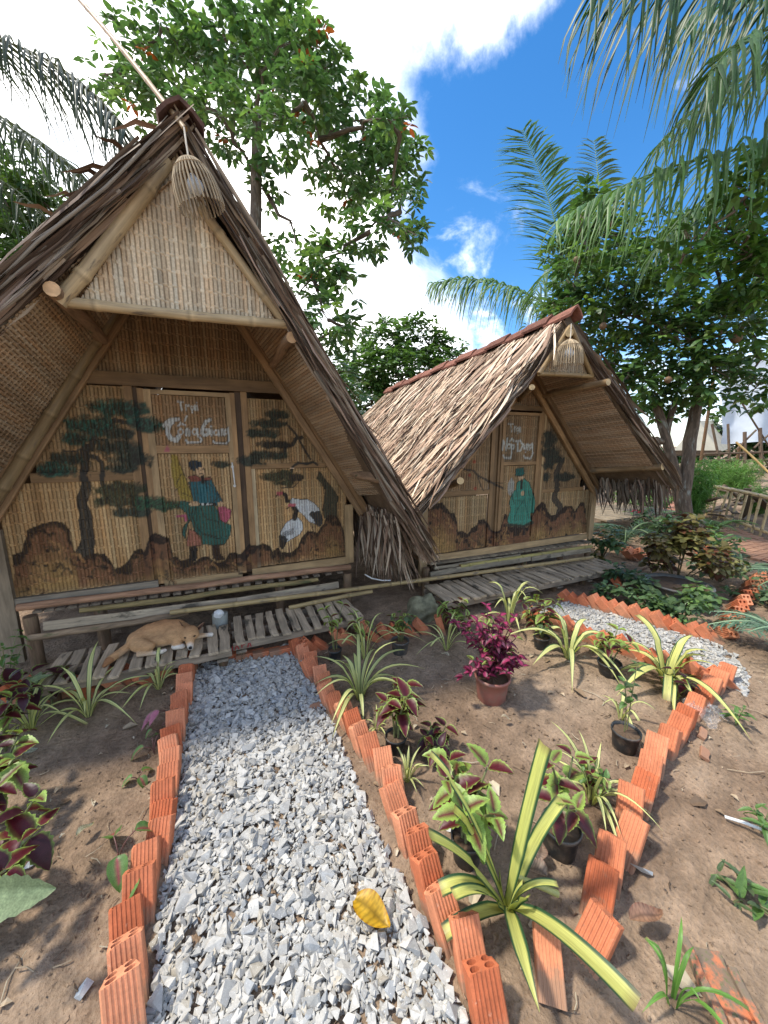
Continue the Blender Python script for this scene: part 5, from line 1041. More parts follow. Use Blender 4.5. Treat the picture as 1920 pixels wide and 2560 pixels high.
# ---- tall coleus along the left edge
def big_coleus():
    spec = [((-20, 2060), .36, 7, .088, 'tall maroon coleus with lime edges at the left edge, upper clump'), ((-25, 2290), .32, 7, .09, 'big maroon coleus with lime edges at the left edge, lower clump'), ((5, 1880), .34, 6, .085, 'dark maroon coleus behind the upper left clump'), ((120, 1770), .27, 3, .10, 'dark purple coleus with grey leaf backs beside the deck')]
    for (q, h, n, lf, lab) in spec:
        coleus(*q, lab, h, n, lf, ('coleus', 'coleus', 'coleus_green', 'coleus_dark') if 'maroon' in lab else ('coleus_dark', 'coleus_dark', 'underside'), 0, 0, .85, 4)
    coleus(20, 1720, 'small bright green leafy plant at the far left by the deck', .34, 5, .05, ('green',), 0, 0, .6, 4, group=None, name='leafy_plant', W=.5, serr=.0)
    p = on_z(-30, 2330); t = thing('coleus', p, 'pale green underside of a big toothed leaf at the lower left edge', 'plant', 'coleus plants'); q = at(0, 2240, .98)
    place_leaf(t, lm('underside', 0, 1, .62, .07, .15), q-_R*.03, norm(_R*.95-_U*.05+_F*.1), norm(-_F+[0, 0, .5]), .15)
    b = B(); b.tube(bez(p, p+[.02, .0, .15], q-_R*.03, 8), .004, 6, (.2, .2, .08)); b.build('stem', M['leaf_thick'], t, True)
big_coleus()
# ---- caladiums and seedlings in the left bed
def caladium(px, py, lab, n, s, kind='caladium', h=.07):
    p = on_z(px, py); p[2] = ground_z(p[0], p[1]); t = thing('caladium', p, lab, 'plant', 'small caladiums'); sb = B()
    for k in range(n):
        a = random.uniform(0, 6.3); d = np.array([math.cos(a), math.sin(a), 0]); tip = p+d*h*.6+[0, 0, h*random.uniform(.6, 1.1)]; sb.tube(bez(p, p+[0, 0, h*.7], tip, 6), .0022, 5, (.16, .08, .07)); place_leaf(t, lm(kind, k % 3, 1, .66, .01, .35), tip, d+[0, 0, -.35], [0, 0, 1], s*random.uniform(.8, 1.15))
    sb.build('stem', M['leaf_thick'], t, True)
caladium(300, 2160, 'spotted green caladium with a red centre against the left edging', 3, .085, 'caladium', .1); caladium(392, 2190, 'single yellowish caladium leaf poking over the left edging', 1, .07, 'caladium', .12); caladium(385, 1880, 'small green caladium by the upper left edging', 3, .06); caladium(345, 1950, 'low green caladium sprawling on the left bed', 4, .055, 'caladium', .04); caladium(425, 1800, 'pale pink caladium leaf beside the upper left edging', 2, .075, 'caladium_pink', .11); caladium(405, 1840, 'tiny green seedling between left edging bricks', 2, .05)
coleus(1840, 1815, 'young green seedling alone on the dirt right of the bricks', .12, 2, .055, ('green',), 0, 0, .6, 3, group='weeds on the dirt path', name='seedling', W=.4, serr=0); coleus(1905, 2075, 'green weed at the right edge beside a white stick', .08, 4, .06, ('green',), 0, 0, 1.2, 2, group='weeds on the dirt path', name='weed', W=.35, serr=0); coleus(1860, 2245, 'wilted green weed lying on the dirt path at the lower right', .04, 6, .08, ('dull', 'green'), 0, 0, 3.0, 2, group='weeds on the dirt path', name='weed', W=.3, serr=0, droop=.1)
# ---- fallen leaves, sticks, bag
def flat_leaf(px, py, L, W, kind_col, yaw, lab, curl=.25, name='fallen_leaf', lift=.015):
    p = on_z(px, py, .03); b = B(); m = 7; n = 25; us = (-1, -.7, -.35, 0, .35, .7, 1); V = []; cols = []; e = np.array([math.cos(yaw), math.sin(yaw), 0]); s_ = np.array([-e[1], e[0], 0]); ca, cb = [np.array(c) for c in kind_col]; G = []
    for i in range(n):
        t = i/(n-1); hw = W*.5*math.sin(math.pi*(t*.94+.04)**.8)**.8
        for u in us: V.append(p+e*L*(t-.5)+s_*hw*u+[0, 0, lift+abs(u)**2*W*curl*.5+.01*math.sin(t*5)+curl*L*.25*(t-.5)**2]); k = .5+.5*math.sin(t*9+u*4); cols.append((ca*(1-k*.5)+cb*k*.5)*(.5 if abs(u) < .05 else (.72 if (i+int(abs(u)*2.9)) % 3 == 0 else 1.05))*(np.array([.75, .5, .5]) if abs(u) == 1 and (i*7) % 5 < 2 else 1.0)); G.append((t*L, u*hw, 0))
    b.add(V, [tuple(f) for f in grid_faces(n, m)], np.array(cols), G); tag(b.build(name, M['leaf'], None, True), lab, 'leaf')
flat_leaf(930, 2290, .13, .085, ((.58, .33, .02), (.66, .42, .05)), -.95, 'large yellow fallen leaf lying on the gravel path', .25)
flat_leaf(1615, 2300, .12, .05, ((.30, .17, .11), (.24, .14, .09)), -.25, 'dry curled brown leaf on the dirt outside the right edging', .5)
flat_leaf(1350, 2140, .075, .05, ((.34, .24, .19), (.28, .2, .16)), .6, 'dry pinkish leaf beside the tall black bag', .5)
flat_leaf(1340, 2185, .07, .055, ((.36, .27, .21), (.3, .22, .17)), 2.1, 'crumpled pale dry leaf behind the big striped plant', .6)
flat_leaf(1112, 1640, .07, .03, ((.42, .37, .27), (.36, .3, .22)), 1.9, 'pale dry leaf on the soil below the narrow striped plant', .3)
flat_leaf(68, 1885, .075, .06, ((.40, .42, .34), (.34, .36, .28)), .3, 'grey-green fallen leaf on the left bed', .1)
flat_leaf(140, 2195, .0001, .0001, ((.4, .4, .3), (.3, .3, .2)), .3, 'x', .1) if False else None
flat_leaf(425, 1815, .07, .03, ((.3, .16, .12), (.26, .14, .1)), .2, 'brown dry leaf resting on the left edging', .3)
flat_leaf(215, 2080, .06, .028, ((.40, .40, .28), (.34, .3, .2)), .8, 'twisted pale leaf on the left bed', .5)
flat_leaf(1265, 1800, .05, .02, ((.42, .36, .26), (.36, .3, .2)), -.6, 'thin pale dry leaf in the open middle of the bed', .3)
b = B(); a = on_z(1812, 2042, .012); c = on_z(1915, 2078, .03); b.tube([a, (a+c)/2+[0, 0, .004], c], .006, 6, (.66, .66, .64)); tag(b.build('stick', M['plain'], None, True), 'white plastic stick at the right edge of the dirt path', 'stick')
b = B(); a = on_z(1290, 2190, .1); c = on_z(1395, 2235, .05); b.tube([a, (a+c)/2, c], [.008, .009, .010], 8, (.45, .45, .16)); tag(b.build('cut_stalk', M['leaf_thick'], None, True), 'short cut yellow stalk lying right of the big striped plant', 'stalk')
def bag_mat():
    m, t, p, _ = mat_new('clear_plastic'); p.inputs['Base Color'].default_value = (.9, .92, .93, 1); p.inputs['Roughness'].default_value = .12; p.inputs['Transmission Weight'].default_value = .8; p.inputs['IOR'].default_value = 1.08; p.inputs['Alpha'].default_value = .55; return m
M['film'] = bag_mat()
def bag():
    p = on_z(1755, 1790); n = 22; V = []
    for i in range(n):
        for j in range(n):
            u = i/(n-1)*2-1; v = j/(n-1)*2-1; r = max(0, 1-(u*u+v*v)*.6); V.append(p+[u*.09+(vnoise(u*4+9, v*4, 3)-.5)*.04, v*.085+(vnoise(u*4, v*4+5, 4)-.5)*.04, .012+r*.055+(vnoise(u*6+3, v*6+3, 6)-.5)*.06*r+.02*abs(vnoise(u*13, v*13, 8)-.5)])
    b = B(); b.add(V, [tuple(f) for f in grid_faces(n, n)]); tag(b.build('plastic_bag', M['film'], None, False), 'crumpled clear plastic bag beside the right brick edging', 'plastic bag')
bag()
# rock between the huts
def rock():
    p = on_z(1075, 1560); bm = bmesh.new(); bmesh.ops.create_icosphere(bm, subdivisions=4, radius=1)
    V = np.array([v.co[:] for v in bm.verts]); F = np.array([[v.index for v in f.verts] for f in bm.faces]); bm.free(); d = 1+(fbm(V[:, 0]*1.8+5, V[:, 1]*1.8+V[:, 2]*2.1, 4, 5)-.45)*.75; V = V*d[:, None]*np.array([.14, .12, .15])+[0, 0, .06]
    tag(link('rock', mesh_from(V, F, M['rock'], np.tile([.20, .19, .12], (len(V), 1)), V, True), None, (p[0], p[1]+.12, 0)), 'mossy grey rock in the shade between the two decks', 'rock')
M['rock'] = col_mat('rock', .9, 16, .45, 1.4, .9, .2, .01); rock()
# litter
def litter():
    b = B(); n = 0
    for k in range(900):
        x = random.uniform(-1.4, 3.2); y = random.uniform(.35, 2.5)
        if in_poly(np.array([x]), np.array([y]), PATH1)[0] or in_poly(np.array([x]), np.array([y]), PATH2)[0]: continue
        a = random.uniform(0, 6.3); L = random.uniform(.012, .06) if random.random() < .9 else random.uniform(.08, .16); z = ground_z(x, y)+.006; d = np.array([math.cos(a), math.sin(a), 0]); p = np.array([x, y, z]); c = np.array(random.choice(((.38, .29, .19), (.22, .15, .09), (.12, .08, .05), (.45, .38, .27))))*random.uniform(.7, 1.1)
        if random.random() < .65: b.tube([p-d*L/2, p+[d[1]*.1*L, -d[0]*.1*L, .004], p+d*L/2+[0, 0, random.uniform(0, .008)]], random.uniform(.0009, .0022), 4, c, False)
        else: b.strip([p-d*L*.3, p+[0, 0, .006], p+d*L*.3], [L*.15, L*.35, .001], [-d[1], d[0], .15], c, .2)
    o = b.build('litter', M['plain'], None); tag(o, 'dry twigs and bits of leaf scattered over the dirt', 'litter', kind='stuff')
    sp = []
    for k in range(7000):
        x = random.uniform(-1.5, 3.6); y = random.uniform(.3, 2.5); s = random.uniform(.002, .008)*(1.7 if random.random() < .06 else 1); k_ = random.uniform(.6, 1.1); sp.append((x, y, ground_z(x, y)+s*.3, s, .8, np.array([.19, .125, .08])*k_))
    tag(link('clods', gravel_mesh(sp, M['dirt'])), 'small crumbs of soil scattered over the beds', 'soil', kind='stuff')
litter()
# ================================================================== the sleeping dog
def dog():
    # local frame: x along the deck to the right, y away from the viewer, z up; then set on the deck
    o = on_z(400, 1600, .19); base = np.array([o[0], 2.66, .177]); t = thing('dog', base, 'ginger dog with white muzzle asleep on the slatted deck', 'dog')
    bm = bmesh.new()
    def ball(c, r, rot=None):
        m = Matrix.Translation(c)@(rot or Matrix.Identity(4))@Matrix.Diagonal((*r, 1)); bmesh.ops.create_icosphere(bm, subdivisions=3, radius=1, matrix=m)
    def limb(pts, rad, n=7):
        P = np.asarray(pts, float)
        for (a, ra), (c, rc) in zip(zip(P[:-1], rad[:-1]), zip(P[1:], rad[1:])):
            L = np.linalg.norm(c-a); k = max(2, int(L/(min(ra, rc)*.45)))
            for i in range(k+1): f = i/k; r = ra+(rc-ra)*f; ball(a+(c-a)*f, (r, r, r))
    # trunk: rump at left, chest at right, arched back
    limb([(-.115, .03, .062), (-.05, .055, .078), (.03, .06, .084), (.10, .045, .078), (.14, .03, .068)], [.060, .066, .072, .070, .056])
    ball((-.10, -.005, .062), (.062, .055, .058)); ball((.09, -.01, .065), (.06, .055, .06)); ball((.02, 0, .05), (.11, .055, .045))
    # folded hind leg towards the viewer: thigh, knee, shank and paw
    limb([(-.10, -.035, .062), (-.035, -.075, .055)], [.048, .030]); limb([(-.035, -.075, .05), (-.095, -.085, .02)], [.026, .016]); limb([(-.095, -.085, .018), (.005, -.098, .014), (.03, -.098, .014)], [.015, .0125, .015])
    limb([(.0, -.075, .012), (.045, -.082, .012)], [.012, .013])
    # forelegs
    limb([(.13, -.035, .055), (.10, -.075, .022), (.145, -.085, .018)], [.034, .022, .018]); limb([(.15, .0, .05), (.215, .01, .022), (.285, .01, .018), (.31, .005, .016)], [.03, .02, .014, .017])
    # neck, head with brow, muzzle
    limb([(.12, .02, .085), (.17, -.03, .088)], [.054, .046]); ball((.19, -.055, .088), (.053, .050, .048)); ball((.172, -.065, .078), (.036, .04, .036)); ball((.212, -.065, .076), (.034, .04, .034))
    limb([(.191, -.095, .066), (.193, -.128, .042), (.194, -.145, .030)], [.031, .023, .018])
    # tail sweeping left and forward off the rump
    limb([(-.15, .0, .05), (-.20, -.03, .03), (-.245, -.085, .02), (-.262, -.135, .014)], [.026, .024, .024, .010])
    me0 = bpy.data.meshes.new('tmp'); bm.to_mesh(me0); bm.free(); tmp = bpy.data.objects.new('tmp', me0); C.objects.link(tmp)
    r = tmp.modifiers.new('r', 'REMESH'); r.mode = 'VOXEL'; r.voxel_size = .0055; s = tmp.modifiers.new('s', 'SMOOTH'); s.iterations = 7; s.factor = .5
    dg = bpy.context.evaluated_depsgraph_get(); me = bpy.data.meshes.new_from_object(tmp.evaluated_get(dg)); bpy.data.objects.remove(tmp)
    n = len(me.vertices); V = np.empty(n*3, np.float32); me.vertices.foreach_get('co', V); V = V.reshape(-1, 3)
    gin = np.array([.47, .27, .13]); pale = np.array([.58, .43, .29]); wh = np.array([.62, .56, .48]); dk = np.array([.24, .10, .04])
    c = np.tile(gin, (n, 1)); f = fbm(V[:, 0]*40, V[:, 1]*40+V[:, 2]*40, 3, 6)[:, None]
    def mixin(mask, col): nonlocal c; m = np.clip(mask, 0, 1)[:, None]; c = c*(1-m)+np.array(col)*m
    mixin((V[:, 2]-.10)/.05*.5, dk*1.5); mixin((.045-V[:, 2])/.03*(V[:, 0] > -.16), pale); mixin(((V[:, 0]+.03)/.05)*(V[:, 1] < -.084)*(V[:, 2] < .035)*.9, wh)
    mixin((V[:, 0]-.27)/.03, wh); hd = np.sqrt((V[:, 0]-.192)**2+((V[:, 1]+.138)*.6)**2+((V[:, 2]-.03)*.8)**2); mixin((.030-hd)/.016, wh); mixin((.013-np.sqrt(((V-np.array([.194, -.160, .034]))**2).sum(1)))/.003, (.012, .01, .01))
    mixin(((V[:, 0] < -.19) & (V[:, 1] < -.09))*.7, dk); mixin(((V[:, 0] < -.12) & (V[:, 0] > -.2) & (V[:, 1] < -.0))*.5*np.clip((.05-V[:, 2])/.03, 0, 1), pale)
    for ex in (.166, .220): mixin((.010-np.sqrt(((V[:, 0]-ex)*.75)**2+((V[:, 1]+.105)*.9)**2+((V[:, 2]-.082)*1.6)**2))/.004, (.03, .015, .01))
    c = c*(.8+.45*f); a = me.color_attributes.new('Col', 'FLOAT_COLOR', 'POINT'); cc = np.ones((n, 4), np.float32); cc[:, :3] = c; a.data.foreach_set('color', cc.ravel()); g_ = me.attributes.new('grain', 'FLOAT_VECTOR', 'POINT'); g_.data.foreach_set('vector', V.ravel())
    me.polygons.foreach_set('use_smooth', np.ones(len(me.polygons), bool)); me.materials.clear(); me.materials.append(M['fur']); link('body', me, t)
    for sx, bx_, lean in ((-1, .152, -.35), (1, .232, 1.0)):
        b = B(); p = base+np.array([bx_, -.05, .118 if sx < 0 else .105]); up = norm([lean*.75, .12, .65]); sd = norm([.45, -.8, .1]); L = .06; V2 = []; cols = []
        for i in range(6):
            tt = i/5; w = .023*(1-tt)**.8*(1+.5*tt)
            for u in (-1, -.5, 0, .5, 1): V2.append(p+up*L*tt+sd*w*u+np.cross(up, sd)*(.010*(1-u*u)*(1-tt)+.006)); cols.append(gin*1.0 if abs(u) > .6 else np.array([.10, .05, .035]))
        for i in range(6):
            tt = i/5; w = .024*(1-tt)**.8*(1+.5*tt)
            for u in (-1, -.5, 0, .5, 1): V2.append(p+up*L*tt+sd*w*u+np.cross(up, sd)*(.018*(1-u*u)*(1-tt)+.008)); cols.append(gin*.9)
        F = [tuple(f_) for f_ in grid_faces(6, 5)]+[tuple(i+30 for i in f_) for f_ in grid_faces(6, 5)]; b.add(V2, F, np.array(cols)); b.build('ear', M['fur'], t, True)
    t.scale = (1.02, 1.02, 1.02)
dog()
# ================================================================== trees, palms
def leaf_cloud(blobs, n, size, cols, aspect=.42, seed=1, out=.55, cluster=6, red=0.0, drop=.25):
    """many separate leaves in whorls spread through the crown's lumps"""
    r = np.random.default_rng(seed); P = np.array([b[0] for b in blobs]); Rr = np.array([b[1] for b in blobs]); w = Rr**2.2; w = w/w.sum(); nc = n//cluster
    bi = r.choice(len(blobs), nc, p=w); d = r.normal(size=(nc, 3)); d /= np.linalg.norm(d, axis=1)[:, None]; rad = Rr[bi]*r.uniform(.35, 1.08, nc)**.7; c = P[bi]+d*rad[:, None]*np.array([1, 1, .9])
    C0 = np.repeat(c, cluster, 0); D0 = np.repeat(d, cluster, 0); m = len(C0); az = np.tile(np.arange(cluster)*2*np.pi/cluster, nc)+np.repeat(r.uniform(0, 6.3, nc), cluster)+r.normal(0, .25, m)
    ld = np.stack([np.cos(az), np.sin(az), r.normal(.12, .35, m)-drop], 1)+D0*.45; ld /= np.linalg.norm(ld, axis=1)[:, None]; up = np.stack([r.normal(0, .35, m), r.normal(0, .35, m), np.ones(m)], 1); sd = np.cross(ld, up); sd /= np.linalg.norm(sd, axis=1)[:, None]; nn = np.cross(sd, ld)
    s = size*r.uniform(.65, 1.25, m); W = s*aspect; base = C0+ld*(s*.1)[:, None]
    V = np.empty((m, 6, 3)); V[:, 0] = base; V[:, 1] = base+ld*(s*.38)[:, None]+sd*(W*.5)[:, None]+nn*(W*.12)[:, None]; V[:, 2] = base+ld*(s*.38)[:, None]-sd*(W*.5)[:, None]+nn*(W*.12)[:, None]
    V[:, 3] = base+ld*(s*.75)[:, None]+sd*(W*.36)[:, None]-nn*(s*.06)[:, None]; V[:, 4] = base+ld*(s*.75)[:, None]-sd*(W*.36)[:, None]-nn*(s*.06)[:, None]; V[:, 5] = base+ld*s[:, None]-nn*(s*.16)[:, None]
    k = (np.arange(m)*6)[:, None]; F = np.concatenate([k+np.array([[0, 2, 1, 1]]), k+np.array([[1, 2, 4, 3]]), k+np.array([[3, 4, 5, 5]])])
    tri = np.concatenate([k+np.array([[0, 2, 1]]), k+np.array([[1, 2, 4]]), k+np.array([[1, 4, 3]]), k+np.array([[3, 4, 5]])])
    cols = np.array(cols); ci = r.integers(0, len(cols), nc); col = np.repeat(cols[ci]*r.uniform(.7, 1.25, nc)[:, None], cluster, 0)*r.uniform(.8, 1.2, m)[:, None]
    if red: q = np.repeat(r.random(nc) < red, cluster); col[q] = np.array([.42, .10, .03])*r.uniform(.6, 1.2, (q.sum(), 1))
    return V.reshape(-1, 3), tri, np.repeat(col, 6, 0)
def branch(b, p0, p1, r0, r1, sag=.0, n=7, jit=.03):
    p0 = np.asarray(p0, float); p1 = np.asarray(p1, float); L = np.linalg.norm(p1-p0); pts = [p0+(p1-p0)*k/(n-1)+[random.gauss(0, jit*L)*(0 < k < n-1), random.gauss(0, jit*L)*(0 < k < n-1), sag*L*math.sin(math.pi*k/(n-1))] for k in range(n)]; b.tube(pts, np.linspace(r0, r1, n), 7, (1, 1, 1)); return pts
def tree(name, label, px_blobs, depth, trunk, n, size, cols, jit=.5, mat='tree_leaf', seed=1, r0=.12, forks=None, group='trees around the huts', aspect=.42, red=0.0, rad_k=1.0, cluster=6):
    base = np.array([*trunk[0][:2], 0.0]); t = thing(name, base, label, 'tree', group); rr = random.Random(seed); blobs = []
    for (x, y, q) in px_blobs: d = depth+rr.uniform(-jit, jit); blobs.append((at(x, y, d), q/FPX*d*rad_k))
    tb = B(); tp = [np.asarray(p, float) for p in trunk]; tp[0] = np.array([tp[0][0], tp[0][1], -.15]); L = len(tp); tb.tube(np.concatenate([bez(a, (a+c)/2+[rr.gauss(0, .03), rr.gauss(0, .03), 0], c, 6)[(0 if i == 0 else 1):] for i, (a, c) in enumerate(zip(tp[:-1], tp[1:]))]), np.linspace(r0, r0*.55, 5*(L-1)+1), 10, (1, 1, 1), wob=.05)
    pts = [tp[-1], tp[-1]*.7+tp[-2]*.3]; o = sorted(blobs, key=lambda q: np.linalg.norm(q[0]-tp[-1])); net = [tp[-1]]
    for c, q in o:
        a = min(net, key=lambda z: np.linalg.norm(z-c)); l = np.linalg.norm(c-a); P = branch(tb, a, c, max(.012, r0*.36*min(1, l/1.2)), .008, .04, 7, .05); net += [P[3], P[-1]]
        for k in range(3): d = np.array([rr.gauss(0, 1) for _ in range(3)]); branch(tb, P[4], c+norm(d)*q*.8, .010, .004, 0, 5, .05)
    tb.build('trunk', M['bark'], t, True)
    V, F, col = leaf_cloud(blobs, n, size, cols, aspect, seed, red=red, cluster=cluster); q = world_loc(t); link('crown', mesh_from(V-q, F, M[mat], col, V*.2), t)
    return t, blobs
GR = [(.055, .105, .032), (.07, .13, .04), (.045, .09, .03), (.085, .15, .045)]
tree('broadleaf_tree', 'tall glossy-leaved tree rising behind the near hut', [(330, 140, 75), (420, 75, 70), (480, 180, 85), (400, 260, 80), (560, 95, 85), (640, 60, 75), (700, 110, 85), (780, 130, 75), (830, 190, 55), (640, 205, 100), (760, 255, 85), (560, 300, 90), (690, 345, 70), (800, 345, 70), (900, 300, 80), (980, 300, 65), (1000, 400, 75), (940, 430, 90), (850, 460, 75), (1000, 530, 75), (1040, 590, 40), (925, 580, 70), (740, 620, 70), (810, 660, 65), (870, 700, 50), (745, 740, 80), (820, 800, 75), (880, 840, 55), (770, 880, 75), (845, 950, 65), (900, 1010, 55), (660, 470, 50), (290, 230, 40), (250, 190, 35)],
     7.2, [at(600, 1200, 7.4), at(620, 800, 7.3), at(640, 420, 7.2), at(640, 280, 7.2)], 9500, .19, [(.085, .17, .065), (.11, .21, .07), (.07, .145, .055), (.15, .25, .07)], .8, seed=11, r0=.15, red=.012, aspect=.44)  # leaf greens lightened and cooled, haze put into the colour
tree('broadleaf_tree', 'bright round-crowned tree far behind the gap between the huts', [(960, 865, 70), (1040, 840, 60), (1105, 885, 55), (990, 940, 80), (920, 930, 60), (1080, 935, 65), (930, 1000, 60), (1000, 1010, 60), (860, 960, 60), (880, 1060, 60), (1130, 930, 45)], 12.5, [at(1000, 1200, 12.5), at(1000, 1050, 12.5)], 10000, .22, [(.10, .19, .05), (.12, .22, .06), (.08, .16, .045)], 1.2, seed=12, r0=.2)
tree('broadleaf_tree', 'shaded leafy tree at the left edge behind the near roof', [(60, 430, 60), (30, 520, 90), (140, 550, 70), (90, 620, 80), (30, 690, 80), (150, 670, 60), (200, 600, 40), (-60, 600, 100), (-50, 450, 90)], 6.0, [at(-40, 1300, 6.0), at(-20, 800, 6)], 4200, .15, [(.05, .11, .03), (.07, .14, .04), (.10, .17, .04)], .7, seed=13, r0=.1)
rb = on_z(1705, 1345); d_r = np.dot(rb-_C, _F)
tree('fruit_tree', 'dark dense fruit tree with a forked trunk right of the far hut', [(1470, 510, 45), (1450, 575, 60), (1525, 590, 75), (1400, 640, 50), (1440, 690, 65), (1560, 690, 90), (1650, 610, 70), (1370, 790, 50), (1430, 790, 75), (1510, 800, 85), (1600, 790, 95), (1700, 750, 95), (1800, 710, 95), (1700, 860, 100), (1570, 880, 75), (1620, 950, 80), (1800, 840, 100), (1880, 770, 85), (1900, 900, 75), (1790, 950, 80), (1650, 1000, 55), (1710, 1000, 55), (1560, 960, 55), (1880, 980, 55), (1750, 600, 60), (1500, 900, 60)],
     d_r, [at(1722, 1345, d_r), at(1708, 1235, d_r), at(1725, 1100, d_r), at(1746, 980, d_r), at(1735, 850, d_r)], 10500, .155, [(.075, .15, .045), (.09, .175, .05), (.055, .12, .038), (.15, .25, .055)], .8, seed=14, r0=.112)
def side_trunk():
    t = thing('tree_trunk', at(1690, 1330, d_r+.1), 'second slim trunk leaning left beside the fruit tree', 'tree', 'trees around the huts'); b = B(); b.tube(bez(at(1712, 1330, d_r+.1), at(1700, 1200, d_r), at(1640, 1010, d_r), 9), np.linspace(.10, .06, 9), 9, (1, 1, 1), wob=.05); b.tube(bez(at(1665, 1110, d_r), at(1668, 1060, d_r), at(1690, 1000, d_r), 6), .045, 8, (1, 1, 1)); b.tube([at(1655, 1105, d_r), at(1640, 1098, d_r-.05)], .05, 8, (1, 1, 1)); b.build('trunk', M['bark'], t, True)
side_trunk()
FRUIT_LABELS = ('large brown fruit low at the right of the dark fruit tree', 'round fruit hanging just above the far ridge', 'brown fruit high in the top of the fruit tree', 'brown fruit in the middle of the dark crown', 'brown fruit low over the fork of the trunk', 'brown fruit at the left side of the crown')
for k, (x, y) in enumerate(((1840, 845), (1508, 815), (1525, 560), (1765, 690), (1670, 950), (1440, 650))):
    c = at(x, y, d_r-.75); t = thing('fruit', c, FRUIT_LABELS[k], 'fruit', 'fruits in the fruit tree'); b = B(); r = (.075, .05, .045, .045, .05, .045)[k]; b.tube([c+[0, 0, r*q] for q in (1.0, .8, .35, -.2, -.7, -.98)], [r*q for q in (.1, .6, .95, .98, .65, .1)], 10, (.17, .10, .055)); b.build('flesh', M['plain'], t, True); b = B(); b.tube([c+[0, 0, r], c+[.01, 0, r+.12]], .005, 5, (.15, .1, .07)); b.build('stalk', M['bark'], t)
tree('leafy_tree', 'bright large-leaved branches reaching in at the right edge', [(1790, 560, 55), (1880, 480, 75), (1850, 620, 65), (1700, 660, 45), (1910, 690, 70), (1740, 590, 40), (1930, 560, 90)], 4.2, [at(2080, 1500, 4.2), at(2060, 800, 4.2)], 1500, .14, [(.08, .17, .03), (.10, .21, .035), (.06, .13, .03)], .45, seed=15, r0=.06, cluster=5)
# ---- palms
def frond(parent, P, leafL, n, droop, col, w=.03, sides=(1, -1), both=True, up=(0, 0, 1), spread=.9, taper=True, tipn=.25):
    """rachis through P with leaflets on both sides"""
    P = np.array(P, float); s = np.linspace(0, 1, len(P)); u = np.linspace(0, 1, 18); pts = np.stack([np.interp(u, s, P[:, i]) for i in range(3)], 1)
    for _ in range(3): pts[1:-1] = (pts[:-2]+2*pts[1:-1]+pts[2:])/4
    rb_ = B(); rb_.tube(pts, np.linspace(.02, .004, 18), 6, np.array(col)*1.6+[.06, .05, .01]); fr = rb_.build('frond', M['leaf_thick'], parent, True); lb = B()
    for k in range(n):
        for sd_ in sides:
            f = (k+.5)/n; i = f*17; j = min(int(i), 16); p = pts[j]+(pts[j+1]-pts[j])*(i-j); T = norm(pts[min(j+1, 17)]-pts[max(j-1, 0)]); sv = norm(np.cross(T, up)); L = leafL*(math.sin(math.pi*(.12+.82*f))**.6)*random.uniform(.85, 1.12); d = norm(sv*sd_*spread*random.uniform(.75, 1.2)+T*random.uniform(.45, .85)+np.array([0, 0, random.gauss(.1, .09)])); droop_ = droop*random.uniform(.75, 1.25); m = 5; Q = []
            for q in range(m): tt = q/(m-1); Q.append(p+d*L*tt*(1-.35*droop_*tt)+np.array([0, 0, -1])*L*droop_*tt*tt*.9+np.array([random.gauss(0, .004), random.gauss(0, .004), 0])*q)
            side = norm(np.cross(d, [random.gauss(0, .2), random.gauss(0, .2), 1])); lb.strip(Q, [w*x for x in (.5, 1, .9, .55, .06)], norm(side*.6+T*.5), np.array(col)*random.uniform(.7, 1.25), .25)
    lb.build('leaflets', M['leaf'], fr, True)
    return fr
def palm(name_lab, trunk, fronds, depth, group='coconut palms'):
    t = thing('palm_tree', (trunk[0][0], trunk[0][1], 0), name_lab, 'palm tree', group); b = B(); P = [np.asarray(p, float) for p in trunk]; P[0] = np.array([P[0][0], P[0][1], -.2]); pts = bez(P[0], P[1], P[2], 16); b.tube(pts, np.linspace(.17, .12, 16)*(1+.04*np.array([k % 2 for k in range(16)])), 10, (1.2, 1.1, 1.0)); b.build('trunk', M['bark'], t, True)
    for (pl, L, n, dr, col, w, kw) in fronds: frond(t, [at(x, y, depth+dd) for x, y, dd in pl], L, n, dr, col, w, **kw)
    return t
pg = (.085, .16, .055); pg2 = (.085, .165, .045)
d4 = 4.0
palm('coconut palm whose drooping fronds fill the top right corner', [at(2250, 1500, 4.6), at(2240, 900, 4.5), at(2180, 230, d4)], [
    ([(2180, 230, 0), (2000, 330, 0), (1850, 372, -.1), (1712, 405, -.15), (1579, 451, -.2), (1400, 545, -.2)], .85, 62, 1.0, pg2, .044, dict(spread=.7)),
    ([(2180, 230, 0), (2020, 120, -.1), (1920, 165, -.2), (1800, 220, -.25), (1720, 280, -.3), (1640, 370, -.3)], .75, 48, 1.0, pg2, .03, dict(spread=.7)),
    ([(2180, 230, 0), (2080, -40, -.3), (1950, -120, -.5), (1800, -130, -.7), (1650, -100, -.8), (1480, -30, -.9)], 1.1, 66, 1.1, (.045, .10, .028), .05, dict(spread=.55)),
    ([(2180, 230, 0), (2100, -20, .2), (1960, -60, .2), (1820, -20, .2), (1700, 60, .2)], 1.0, 44, 1.2, (.055, .115, .03), .05, dict(spread=.6)),
    ([(2180, 230, 0), (2050, 260, .3), (1900, 380, .4), (1750, 500, .5), (1640, 620, .5)], .9, 40, 1.0, (.06, .12, .035), .044, dict(spread=.7)),
    ([(2180, 230, 0), (2080, 100, -.6), (1930, 60, -.8), (1830, 110, -1.0), (1770, 190, -1.0)], .8, 34, 1.2, (.05, .105, .03), .04, dict(spread=.5))], d4)
d9 = 9.5
